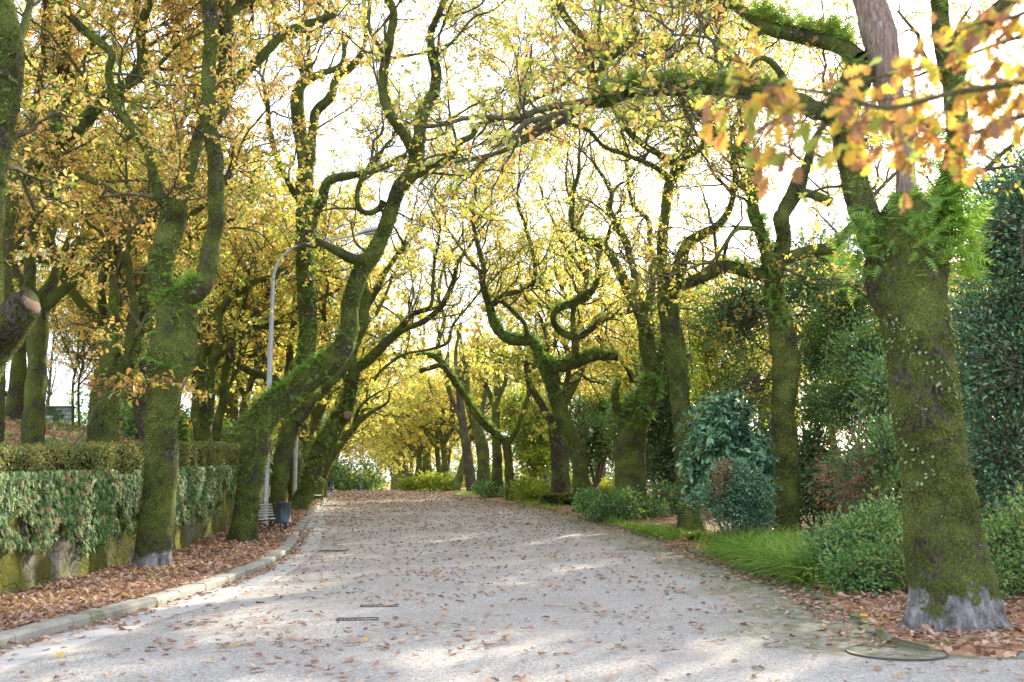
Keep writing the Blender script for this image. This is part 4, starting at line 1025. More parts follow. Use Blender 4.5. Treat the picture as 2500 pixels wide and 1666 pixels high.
def plant(name,label,cat,base,blobs,mat,ncl,nleaf,kind,size,spread,stems=4,sr=.03,group=None,zb=.2,droop=0.,shell=.45,wscale=1.,extra=None):
    base=np.array(base,float); t_=thing(name,base,label,cat,group)
    tw=MB(); mb=MB()
    foliage_cluster(mb,tw,blobs,ncl,nleaf,kind,size,spread,zb=zb,droop=droop,shell=shell,wscale=wscale,tr=max(.004,sr*.3))
    # stems
    for k in range(stems):
        c,rd=blobs[k%len(blobs)]; c=np.array(c); tgt=c+rng.normal(0,.35,3)*np.array(rd)
        s=base+np.array([rng.normal(0,.12+sr*2),rng.normal(0,.12+sr*2),-.08])
        pts=np.array([s+(tgt-s)*u+np.array([rng.normal(0,.05),rng.normal(0,.05),0])*np.linalg.norm(tgt-s)*(1 if 0<u<1 else 0)*.6 for u in np.linspace(0,1,5)])
        C=catmull(pts,4); r=np.linspace(sr,sr*.4,len(C))
        g=in_gap(C)
        if g.any(): C=C[:max(3,int(np.argmax(g)))]; r=r[:len(C)]
        V,f=tubes(C[None],r[None],6); tw.add(V,f)
    tw.build('stems',M['stem'],t_); mb.build('foliage',M[mat],t_,smooth=False)
    if extra:
        for (nm,mt,bl,nc_,nl_,kd,sz,sp_) in extra:
            m2=MB(); foliage_cluster(m2,None,bl,nc_,nl_,kd,sz,sp_); tag(m2.build(nm,M[mt],t_,smooth=False),kind='stuff')
    return t_
def bl(px,py,wp,hp,d,ry=None,dd=0):
    c=P(px,py,d+dd); rx_=wp/2*d/F; rz_=hp/2*d/F
    return (c,(rx_,ry if ry else min(rx_,1.6),rz_))
def gb(px,d):   # ground point under pixel column at depth d
    c=P(px,1195,d); return (c[0],d,float(ground(c[0],d)))
plant('evergreen_tree','tall pale-leaved evergreen filling the right frame edge behind the massive oak','tree',gb(2540,17.5),
  [bl(2500,560,220,220,17.5,1.5),bl(2420,640,130,150,18.5,1.),bl(2450,780,190,200,18,1.3),bl(2520,900,260,260,17.5,1.6),bl(2440,960,150,180,18.5,1.),bl(2460,1110,190,220,18,1.2),bl(2620,650,260,460,17,1.8),bl(2540,430,180,160,17.5,1.2),bl(2390,870,90,140,19,.8),bl(2400,1160,120,150,19,.9),bl(2370,760,90,130,19.5,.8),bl(2440,500,110,130,19,.8),bl(2385,1010,100,130,19.5,.7)],
  'ever_blue',4200,8,'kite',.10,.38,shell=.15,stems=10,sr=.05,group=None)
plant('evergreen_tree','tall dark evergreen with shiny leaves between the massive oak and the bulging oak','tree',gb(2120,27),
  [bl(2060,760,150,150,32,1.6),bl(2110,870,150,150,29,1.3),bl(2010,860,130,130,33,1.6),bl(2080,980,170,160,30,1.5),bl(2160,960,120,190,25,1.),bl(2180,800,90,120,28,1.),bl(2170,1110,130,150,23.5,.8),bl(1990,1000,130,140,33,1.5),bl(2110,1150,140,120,25,.9),bl(1985,700,110,90,34,1.4),bl(2130,700,90,90,31,1.)],
  'ever_mid',3600,8,'kite',.12,.34,shell=.15,stems=9,sr=.05)
plant('evergreen_tree','dark evergreen with slender bare stems behind the bulging right-row oak','tree',gb(1900,36),
  [bl(1990,650,220,150,36,2.2),bl(1900,760,260,190,36,2.2),bl(1800,760,220,210,37,2.2),bl(1990,830,200,200,36,2.),bl(1880,930,200,160,36,2)],
  'ever_dark',1500,9,'kite',.17,.42,shell=.2,stems=7,sr=.08)
plant('evergreen_tree','backlit yellow-green tree with thin stems left of the bulging oak','tree',gb(1790,42),
  [bl(1770,870,200,170,42,1.6),bl(1800,980,190,170,42,1.6),bl(1730,800,150,140,42,1.6),bl(1740,960,130,120,42,1.4)],
  'shrub_lime',800,8,'kite',.16,.3,stems=9,sr=.05)
plant('holly_tree','dark holly tree with drooping foliage right of the thick right-row oak','tree',gb(1630,46),
  [bl(1630,900,150,170,46,2.),bl(1620,1020,170,180,46,2.),bl(1640,1130,140,150,45,1.6),bl(1690,1080,120,200,45,1.6)],
  'ever_dark',1500,9,'kite',.19,.3,stems=4,sr=.1)
plant('evergreen_tree','dark bushy evergreen behind the twiggy red shrub and blue-leaved bush','tree',gb(1990,32),
  [bl(1960,1110,150,130,32,1.2),bl(2050,1190,130,110,29,1.),bl(1890,1180,130,130,33,1.2),bl(2000,1200,110,100,31,1.),bl(1900,1070,120,110,34,1.2)],
  'ever_dark',1500,8,'lance',.2,.24,stems=6,sr=.04,wscale=1.2,droop=.35)
plant('rhododendron','blue-green rhododendron with drooping leaf whorls beside the slender knotted oak','shrub',gb(1785,26.5),
  [bl(1765,1030,150,110,26.5,.8),bl(1740,1110,130,120,26,.7),bl(1800,1120,150,140,26.5,.8),bl(1835,1190,90,130,26.5,.6),bl(1715,1180,80,100,26,.5)],
  'ever_blue',620,10,'lance',.21,.07,stems=6,sr=.03,wscale=1.5,droop=.45,zb=0)
plant('nandina','feathery nandina bush with a few red sprays in front of the rhododendron','shrub',gb(1800,24),
  [bl(1790,1160,120,90,24,.6),bl(1780,1230,160,110,24,.7),bl(1838,1255,90,90,24,.5),bl(1815,1200,130,100,24,.6)],
  'ever_blue',900,9,'lance',.085,.10,stems=6,sr=.012,wscale=1.2,extra=[('red_spray','red_leaf',[bl(1765,1150,50,60,23.6,.2),bl(1745,1185,40,40,23.6,.2)],40,8,'lance',.08,.09)])
plant('red_twig_shrub','half-bare shrub with pinkish twigs and withered leaves before the dark bushes','shrub',gb(2080,23.5),
  [bl(2080,1150,170,150,23.5,.6),bl(2040,1210,110,90,23.3,.5)],
  'red_leaf',170,5,'lance',.09,.08,stems=26,sr=.011)
plant('low_shrub','mid-green spreading shrub left of the massive oak foot, behind the grass clump','shrub',gb(2110,15.6),
  [bl(2020,1340,110,70,16.4,.5),bl(2090,1310,150,90,16,.6),bl(2160,1300,150,110,15.8,.5),bl(2190,1390,140,130,15.2,.5),bl(2110,1390,150,110,15.2,.5),bl(2060,1400,100,80,15.2,.4),bl(2150,1260,80,70,16,.3)],
  'ever_mid',1050,8,'kite',.075,.17,stems=18,shell=.2,sr=.012)
plant('low_shrub','fine-leaved bush at the right frame edge beside the massive oak foot','shrub',gb(2460,14.2),
  [bl(2450,1340,150,150,14.4,.6),bl(2500,1300,140,180,14.4,.6),bl(2430,1420,90,110,14,.4),bl(2530,1410,120,140,14,.5)],
  'ever_mid',850,8,'kite',.065,.16,stems=14,shell=.2,sr=.012)
plant('low_shrub','leafy shrub at the foot of the thick right-row oak, facing the path','shrub',gb(1480,37),
  [bl(1440,1225,90,60,38,.8),bl(1490,1240,90,70,37,.8),bl(1530,1230,60,60,36,.6)],
  'ever_mid',420,8,'kite',.13,.16,stems=6,sr=.02)
plant('low_shrub','shady ground shrub between the thick oak and the slender knotted oak','shrub',gb(1620,38),
  [bl(1620,1225,120,80,40,1.),bl(1590,1250,90,50,38,.8),bl(1660,1240,60,70,40,.8)],
  'ever_mid',420,8,'kite',.13,.16,stems=6,sr=.02)
plant('low_shrub','sunlit lime-green shrub low between the thin and the dark right-row trunks','shrub',gb(1310,55),
  [bl(1285,1195,70,44,55,1.1),bl(1325,1205,60,56,53,1.),bl(1300,1215,80,40,54,1.)],
  'shrub_lime',360,8,'kite',.17,.2,stems=6,sr=.02)
plant('low_shrub','pale sunlit shrubs low between the dark trunk and the thick oak','shrub',gb(1470,60),
  [bl(1400,1195,60,50,60,1.1),bl(1450,1200,80,46,60,1.1),bl(1490,1195,50,50,60,1.)],
  'shrub_lime',360,8,'kite',.18,.2,stems=6,sr=.02)
plant('low_shrub','low green shrub hugging the trunk cluster right of the path crest','shrub',gb(1185,66),
  [bl(1190,1195,60,34,66,1.),bl(1245,1200,40,30,62,.8)],'ever_mid',200,8,'kite',.2,.2,stems=4,sr=.02)
plant('low_shrub','rounded green shrubs beside the far trunks at the path crest','shrub',gb(1070,100),
  [bl(1010,1183,60,24,104,1.6),bl(1050,1176,60,34,100,1.6),bl(1090,1180,70,28,96,1.6)],'shrub_lime',420,8,'kite',.3,.3,stems=4,sr=.03)
plant('low_shrub','dark evergreen bushes closing the left end of the path crest','shrub',gb(835,118),
  [bl(822,1168,40,50,118,2),bl(846,1180,30,24,118,1.5),bl(893,1186,34,16,120,1.5)],'shrub_lime',300,8,'kite',.35,.4,stems=4,sr=.03)
plant('small_tree','bushy sunlit tree with pale leaves behind the thin oak trunk on the right','tree',gb(1320,62),
  [bl(1300,1060,110,110,64,2.),bl(1340,1010,110,120,66,2.),bl(1310,1130,80,60,62,1.6),bl(1260,1000,90,110,68,2.)],
  'shrub_lime',1000,8,'kite',.24,.3,stems=5,sr=.09)
plant('small_tree','green multi-stemmed tree in front of the ringed palm trunk','tree',gb(1445,56),
  [bl(1440,1060,120,90,56,1.6),bl(1480,1100,80,60,56,1.4),bl(1420,1110,60,50,56,1.4),bl(1520,1050,110,110,58,1.5),bl(1400,1010,120,90,58,1.6)],
  'ever_mid',900,8,'kite',.2,.26,stems=5,sr=.12)
plant('small_tree','round green tree with its dark stem showing left of the dark straight oak','tree',gb(1322,74),
  [bl(1325,1100,70,60,76,2.),bl(1350,1060,80,80,76,2.),bl(1290,1090,60,60,78,2.)],
  'ever_mid',600,8,'kite',.28,.3,stems=2,sr=.18)
# bright fern at the foot of the knotted oak
fz=thing('golden_fern',gb(1700,28.5),'sunlit golden-green fern at the foot of the slender knotted oak','fern'); mb=MB()
for (px,d,n) in ((1695,28.6,34),(1722,28.4,26)):
    b=np.array(gb(px,d)); a=rng.uniform(0,6.28,n)
    al=unit(np.stack([np.cos(a),np.sin(a),rng.uniform(.5,1.3,n)],-1)); scatter(mb,'frond',np.repeat(b[None],n,0)+rng.normal(0,.05,(n,3))*[1,1,0],al,rng.uniform(.35,.6,n),normal=np.repeat(np.array([[0,0,1.]]),n,0))
mb.build('fronds',M['shrub_lime'],fz,smooth=False)
# grass clumps
def grass(label,pts,n,L,mat='grass_blade',lean=(-.5,-.35)):
    mb=MB(); base=np.array(gb(*pts[0][:2]))
    for (px,d,w,dp,k) in pts:
        c=np.array(gb(px,d)); m=int(n*k)
        x=c[0]+rng.normal(0,w,m); y=d+rng.normal(0,dp,m); keep=x>rx(y)+.12; x,y=x[keep],y[keep]; m=len(x)
        z=ground(x,y); al=unit(np.stack([rng.normal(lean[0],.55,m),rng.normal(lean[1],.5,m),np.full(m,1.1)],-1))
        hor=np.stack([al[:,0],al[:,1],al[:,2]*0],-1)
        scatter(mb,'blade',np.stack([x,y,z],-1),al,rng.uniform(L*.55,L*1.15,m),normal=unit(np.array([0,0,.6])-hor*0+rng.normal(0,.15,(m,3)))*1.0)
    o=mb.build('grass',M[mat],loc=base,smooth=False); tag(o,label,'grass',kind='stuff')
grass('big clump of long arching bright green grass spilling over the edging',[(1850,22.5,.5,.9,1),(1920,20.2,.55,.9,1.3),(1975,18.6,.5,.7,1.1),(2030,17.2,.4,.5,.8),(1870,24.5,.5,1.,.8)],3600,.78)
grass('strip of sunlit grass before the thick oak',[(1500,33.5,.35,.8,.5),(1560,32,.5,.9,1),(1630,30.5,.55,.8,1),(1480,35,.3,.8,.5)],2000,.42)
grass('sunlit grass tuft beside the trunk cluster',[(1280,50,.5,2.,1),(1320,47,.4,1.5,1)],900,.45)
grass('thin grass at the far path edge',[(1130,82,.8,4,1),(1160,76,.6,3,1)],700,.4)
# low clipped square planter hedge by the path (dark box)
pb=gb(1362,49)
V,f=box((pb[0],pb[1],pb[2]+.22),(1.6,1.2,.62),.15,.08); mb=MB(); mb.add(V,f); lh=thing('low_hedge',pb,'low dark square hedge block at the foot of the dark straight oak','hedge'); mb.build('dark_core',M['core'],lh)  # near-black box painted as the shaded inside, no twigs modelled
mb=MB(); n=2200; u=rng.uniform(-1,1,(n,3)); ax=rng.integers(0,3,n); u[np.arange(n),ax]=np.sign(u[np.arange(n),ax]); u[:,2]=np.abs(u[:,2])*np.where(ax==2,1,1)
q=u*np.array([.82,.62,.34])+np.array([pb[0],pb[1],pb[2]+.22]); scatter(mb,'quad',q,rdir(n,.4),rng.uniform(.06,.12,n)); mb.build('foliage',M['hedge'],lh,smooth=False)
print('plants',time.time()-T0)

# dense background shrubbery closing the horizon
def bank(label,cols,mat,n,size,kind='quad',spread=.4,name='distant_wood'):
    mb=MB(); bls=[]
    for (x,y,rx_,ry_,h) in cols:
        z=float(ground(x,y)); bls.append((np.array([x,y,z+h*.45]),(rx_,ry_,h*.62)))
    tw=MB(); foliage_cluster(mb,tw,bls,n,9,kind,size,spread,shell=.5)
    base=np.array([cols[0][0],cols[0][1],float(ground(cols[0][0],cols[0][1]))]); o=mb.build(name,M[mat],loc=base,smooth=False); tag(o,label,'wood',kind='stuff')
    tw.build('stems',M['stem'],o)
bank('far band of green bushes and trees closing the view between the right-hand trunks',[(6+i*4.5,98+rng.uniform(-4,8),3.6,3,rng.uniform(2.5,5)) for i in range(14)],'ever_mid',3600,.36)
bank('far band of dark bushes beyond the terrace on the left',[(-64+i*4.6,112+rng.uniform(-4,6),3.8,3,rng.uniform(3,6)) for i in range(11)],'ever_mid',2600,.40)
bank('low bushes closing the far end of the avenue',[(-54+i*6.,205+rng.uniform(-6,6),4.6,3,rng.uniform(3,5)) for i in range(12) if i!=5],'shrub_lime',2600,.5)
for (x,y,r_,h,m,lab) in ((12.5,19,1.5,2.2,'ever_mid','leafy bush far right behind the massive oak, near the frame edge'),(10.2,22,1.3,2.0,'ever_dark','dark bush in the shade right of the massive oak trunk'),(15,25,2.2,4.5,'ever_dark','tall dark bush behind the pale-leaved evergreen'),(18.5,29,2.6,5.,'ever_mid','tall green bush at the far right behind the dark one'),(13.5,33,2.,3.6,'ever_mid','mid-height bush behind the dark evergreen at right'),(16,40,2.6,4.5,'ever_dark','broad dark bush deep in the right-hand planting'),(11.5,46,2.,3.,'ever_mid','green bush beyond the dark holly tree'),(21,48,3.,5.,'ever_mid','large green bush deep in the park at right')):
    z=float(ground(x,y)); plant('bush',lab,'shrub',(x,y,z),[(np.array([x,y,z+h*.5]),(r_,r_*.8,h*.55)),(np.array([x+.5*r_,y+.3,z+h*.35]),(r_*.8,r_*.7,h*.4))],m,int(380*r_),9,'kite',.13 if y<30 else .18,.2,stems=6,sr=.04)
for (px,d,w,h,lab) in ((360,52,150,90,'green bush on the terrace between the first two left-row oaks'),(455,60,150,80,'green bush on the terrace behind the mossy pair of trunks'),(300,64,140,80,'low bush at the lawn edge right of the stone wall'),(560,66,160,90,'bush on the terrace behind the leaning left-row oaks'),(640,80,160,90,'far bush above the hedge near the lamp posts')):
    b=gb(px,d); plant('bush',lab,'shrub',b,[(np.array(b)+[0,0,h*d/F*.45],(w/2*d/F,1.5,h/2*d/F)),(np.array(b)+[w*.3*d/F,0.5,h*d/F*.35],(w/3*d/F,1.2,h/2.4*d/F))],'ever_mid',420,9,'quad',.22,.3,stems=4,sr=.05)
print('banks',time.time()-T0)
# ---------------------------------------------------------------- background trees (copied individuals)
def proto(label,leaf,h=11,seed=1,nl=13,leafsize=.135,spread=1.,nA=26,tr=.26,group=None,bark='bark',forkz=3.7):
    tr_=thing('oak_tree',(0,0,0),label,'tree',group); bk=MB();wood=MB();crown=MB()
    lean=rng.normal(0,.5,2)
    C=catmull(np.array([[0,0,-.4],[0,0,.3],[lean[0]*.3,lean[1]*.3,forkz*.5],[lean[0]*.6,lean[1]*.6,forkz]]),6); r=np.linspace(tr*1.2,tr*.85,len(C)); r[:4]*=1.2
    V,f=limb_tube(C,r,12,seed=seed,rough=.15,flare=.3); bk.add(V,f)
    nlb=4; S=np.repeat(C[-2:-1],nlb,0); a=np.arange(nlb)/nlb*6.28+rng.random(nlb)
    D=unit(np.stack([np.cos(a)*.8*spread,np.sin(a)*.8*spread,np.full(nlb,1.1)],-1))
    PL,RL=grow(S,D,rng.uniform(.55,.8,nlb)*h*.95,np.full(nlb,tr*.62),14,.24,.10,.2)
    V,f=tubes(PL,RL,8); bk.add(V,f)
    S,D,r_,L,t=spawn(PL,RL,5,.2,.9,35,70); P2,R2=grow(S,D,L*rng.uniform(.3,.5,len(S)),r_*.6,10,.28,.06,.25); V,f=tubes(P2,R2,6); bk.add(V,f)
    k=max(1,nA//len(P2)+1)
    S,D,r_,L,t=spawn(np.concatenate([P2]),np.concatenate([R2]),4,.2,1,30,70)
    PA,RA=grow(S,D,rng.uniform(1.,2.4,len(S)),np.clip(r_*.6,.012,.05),7,.3,.05,.3)
    S2,D2,r2,L2,t2=spawn(PL,RL,5,.4,1,30,70); PB_,RB_=grow(S2,D2,rng.uniform(1.,2.2,len(S2)),np.clip(r2*.5,.012,.05),7,.3,.05,.3)
    foliage_levels((np.concatenate([PA,PB_]),np.concatenate([RA,RB_])),wood,crown,'quad',leafsize,4,3,nl,clen=(.3,.7),sides=(4,3,3))
    bk.build('trunk',M[bark],tr_); wood.build('branches',M['twig'],tr_); crown.build('crown',M[leaf],tr_,smooth=False)
    return tr_
def copy_tree(o,loc,rz,s,label=None,group=None):
    c=o.copy(); COL.objects.link(c); c.location=[float(v) for v in loc]; c.rotation_euler=(0,0,rz); c.scale=(s,s,s)
    if label: c['label']=label
    if group: c['group']=group
    for ch in o.children:
        k=ch.copy(); COL.objects.link(k); k.parent=c
    return c
GFA='oaks at the far end of the avenue'; GTB='oaks far behind the terrace'; GRB='oaks behind the right-hand shrubs'
pr=[proto('x','leaf_yellow',11,1),proto('x','leaf_yellow',12,2,leafsize=.15),proto('x','leaf_orange',11,3),proto('x','leaf_mixed',12,4,nl=11),proto('x','leaf_yellow',12,5,nl=12)]
used=[False]*5
def place(i,x,y,rz,s,label,group,free=False):
    for (e,L,w_,z0) in ([] if free else GAPS[:5]):
        t=(np.array([x,y])-e)@_sd; q=(np.array([x,y])-e)@_sn
        if 3<t<36 and abs(q)<4.6: x+=(4.6*(1 if q>0 else -1)-q)*_sn[0]*1.; y+=(4.6*(1 if q>0 else -1)-q)*_sn[1]
    if rx(y)-1<x<rx(y)+1.2: x=rx(y)+1.3
    if kx(y)-1<x<rx(y): x=kx(y)-1.3 if x<(kx(y)+rx(y))/2 else rx(y)+1.5
    z=float(ground(x,y))
    if not used[i]:
        used[i]=True; o=pr[i]; o.location=(x,y,z); o.rotation_euler=(0,0,rz); o.scale=(s,s,s); o['label']=label; o['group']=group
        return o
    return copy_tree(pr[i],(x,y,z),rz,s,label,group)
# continuing rows
y=94; k=0
while y<196:
    place([1,0,3][k%3],rx(y)+1.5+rng.normal(0,.3),y,rng.uniform(0,6),rng.uniform(1.15,1.35),'distant oak with a mossy trunk in the right row beyond the path crest','right row beyond the path crest')
    y+=5.6; k+=1
y=73;k=0
while y<150:
    place([0,1,2][k%3],kx(y)-1.4+rng.normal(0,.2),y,rng.uniform(0,6),rng.uniform(1.05,1.3),'distant yellow-leaved oak in the left row beyond the second lamp post','left row beyond the second lamp post')
    y+=8; k+=1
for i in range(9):
    place([0,1,3][i%3],(-58,-51,-44,-30,-24,-17,-9,-1,8)[i]+rng.normal(0,1.),rng.uniform(195,225),rng.uniform(0,6),rng.uniform(1.,1.3),'hazy yellow tree closing the far end of the avenue','trees closing the far end of the avenue')
# terrace
for i,(x,y,s,t) in enumerate([(-13.5,33,.85,4),(-19,27,.85,3),(-20,40,.95,4),(-17,48,.95,2),(-27,36,.9,4),(-22,58,1.,2),(-19,66,1.,0),(-33,50,1.,4),(-28,70,1.1,2),(-40,62,1.1,4),(-24,84,1.1,1),(-35,88,1.1,2),(-48,80,1.2,4),(-30,105,1.2,0),(-45,110,1.2,2),(-60,100,1.2,4),(-15.6,57,.8,0),(-12,25,.8,4),(-24,30,1.,2),(-13,42,.9,0),(-21,75,1.2,0)]):
    place(t,x,y,i*1.3,s*1.3,'orange-leaved oak standing on the terrace, behind the hedge and first oaks',GTB)
# right
for i,(x,y,s,t) in enumerate([(13,44,.95,3),(10,56,1.,1),(15,66,1.,0),(7,74,1.,1),(20,52,1.,3),(12,86,1.1,1),(3,96,1.1,0),(22,78,1.1,3),(18,98,1.2,1),(8,112,1.2,0),(30,92,1.2,3),(-3,125,1.2,1),(14,132,1.2,3),(16,31,.8,3),(9,64,1.,0),(11,37,.8,0)]):
    place(t,x,y,i*1.7,s*1.22,'yellow-green oak in the park ground behind the right-hand row',GRB)
for (t_i,x,y,s,rz,lab) in ((1,-10.9,51,1.5,.3,'tall yellow oak in the left row right behind the knotted leaning one'),(0,-12.4,61,1.45,2.,'tall yellow oak in the left row, hidden behind the slim bending ones'),(0,2.7,54,1.45,4.,'tall yellow oak directly behind the dark straight right-row oak')):
    place(t_i,x,y,rz,s,lab,'mossy oaks lining the avenue',True)
# bare pale poplars far left
G_BP='bare pale trees on the far left skyline'
first=None
for i in range(9):
    x=-46+i*3.1+rng.normal(0,.8); y=rng.uniform(92,108); z=float(ground(x,y))
    if first is None:
        o=thing('bare_tree',(x,y,z),'bare pale upright tree on the skyline behind the stone wall','tree',G_BP); mb=MB()
        b=np.array([x,y,z-.3]); PL,RL=grow(b[None],np.array([[0,0,1.]]),np.array([11.]),np.array([.16]),10,.04,.1,.2); V,f=tubes(PL,RL,7); mb.add(V,f)
        S,D,r_,L,t=spawn(PL,RL,26,.2,1,15,40); PA,RA=grow(S,D,rng.uniform(1.5,4.5,26),r_*.5,7,.12,.22,.3); V,f=tubes(PA,RA,4); mb.add(V,f)
        S,D,r_,L,t=spawn(PA,RA,8,.2,1,20,45); PA,RA=grow(S,D,rng.uniform(.6,1.8,len(S)),np.full(len(S),.016),5,.12,.22,.4); V,f=tubes(PA,RA,3); mb.add(V,f)
        mb.build('trunk',M['twig'],o); first=o
    else: copy_tree(first,(x,y,z),rng.uniform(0,6),rng.uniform(.8,1.25))
# ---------------------------------------------------------------- near bough, top right
bo=thing('oak_tree',(3.3,3.3,-.05),'blurred near oak bough with orange-brown leaves crossing the top right corner','tree')
wd=MB(); lv=MB()
C=catmull(np.array([[3.3,3.3,-.3],[3.32,3.3,1.2],[3.25,3.25,2.6],[3.1,3.2,3.6]]),8); V,f=limb_tube(C,np.linspace(.22,.15,len(C)),14,seed=3,flare=.3); wd.add(V,f)
bough=[([(3000,60),(2700,60),(2500,88),(2312,153),(2200,178),(2090,200)],3.4),
       ([(3050,150),(2700,150),(2500,200),(2331,226),(2170,264),(2044,232),(1949,218),(1820,196),(1700,170)],3.1),
       ([(3050,250),(2720,240),(2500,283),(2370,325),(2230,300),(2120,300),(2006,310),(1900,345)],3.3),
       ([(2950,-60),(2650,-30),(2480,40),(2380,60),(2290,110)],3.0),([(2620,240),(2500,250),(2440,290),(2400,330)],3.05),([(2640,60),(2500,80),(2430,130),(2380,180)],3.2),([(2640,180),(2520,190),(2440,230)],3.3),([(2600,-60),(2460,-10),(2420,60)],3.1),
       ([(2331,226),(2280,300),(2200,350),(2120,370)],3.15),([(2500,200),(2420,260),(2330,330),(2270,400)],3.2),([(2044,232),(1960,270),(1880,300),(1840,350)],3.1),([(2312,153),(2230,230),(2100,250)],3.35),([(1949,218),(1850,240),(1760,230)],3.1)]
for k,(pts,d) in enumerate(bough):
    q=np.array([P(px,py,d+.05*math.sin(i*2+k)) for i,(px,py) in enumerate(pts)])
    if k<4: q=np.vstack([[3.15,3.22,3.1+.12*k],q])
    c=catmull(q,6); r=np.linspace(.016 if k<4 else .004,.0025,len(c)); V,f=tubes(c[None],r[None],6); wd.add(V,f)
    vis=c[:, 0]<1.9; cc=c[vis] if vis.any() else c
    n=int(13*len(cc)/len(c)*len(pts)/3.2)
    i=rng.integers(1,len(cc),n); s=cc[i]
    # short spurs with whorls of leaves hanging
    sd=unit(rng.normal(0,1,(n,3))+np.array([-.4,0,-.25])); e=s+sd*rng.uniform(.02,.16,n)[:,None]
    V,f=tubes(np.stack([s,(s+e)/2+rng.normal(0,.005,(n,3)),e],1),np.full((n,3),.0016),3); wd.add(V,f)
    m=3; I=np.repeat(np.arange(n),m)
    al=unit(sd[I]*.5+rng.normal(0,.5,(len(I),3))+np.array([-.15,0,-.75])); 
    nr=unit(rng.normal(0,.7,(len(I),3))+np.array([0,-.8,.5]))
    scatter(lv,'oak',e[I],al,rng.uniform(.042,.085,len(I)),normal=nr)
wd.build('trunk',M['twig'],bo); lv.build('crown',M['leaf_brown'],bo,smooth=False)
# low twigs with orange leaves crossing the nearest left trunks
hs=thing('oak_sapling',(-8.15,17.2,float(ground(-8.15,17.2))),'thin oak sapling on the terrace whose orange sprays cross the nearest left trunks','tree')
wd=MB(); lv=MB()
b=world_loc(hs)
stem=np.array([b+[0,0,-.1],P(200,1060,17.5),P(230,1000,17.7),P(262,960,17.8)])
c=catmull(stem,5); V,f=tubes(c[None],np.linspace(.02,.009,len(c))[None],6); wd.add(V,f)
for pts,n in (([(262,960),(225,938),(300,925),(360,930),(430,928)],90),([(262,960),(340,940),(420,935),(470,960),(500,980)],80),([(262,960),(300,950),(330,975)],20)):
    q=np.array([P(px,py,17.7) for px,py in pts]); c=catmull(q,6); V,f=tubes(c[None],np.linspace(.008,.003,len(c))[None],5); wd.add(V,f)
    i=rng.integers(3,len(c),n); al=unit(rng.normal(0,1,(n,3))+np.array([.3,0,-.1])); scatter(lv,'oak',c[i]+rng.normal(0,.05,(n,3)),al,rng.uniform(.08,.15,n),normal=unit(rng.normal(0,.5,(n,3))+[0,-.3,1]))
wd.build('trunk',M['twig'],hs); lv.build('crown',M['leaf_brown'],hs,smooth=False)
print('trees',time.time()-T0)
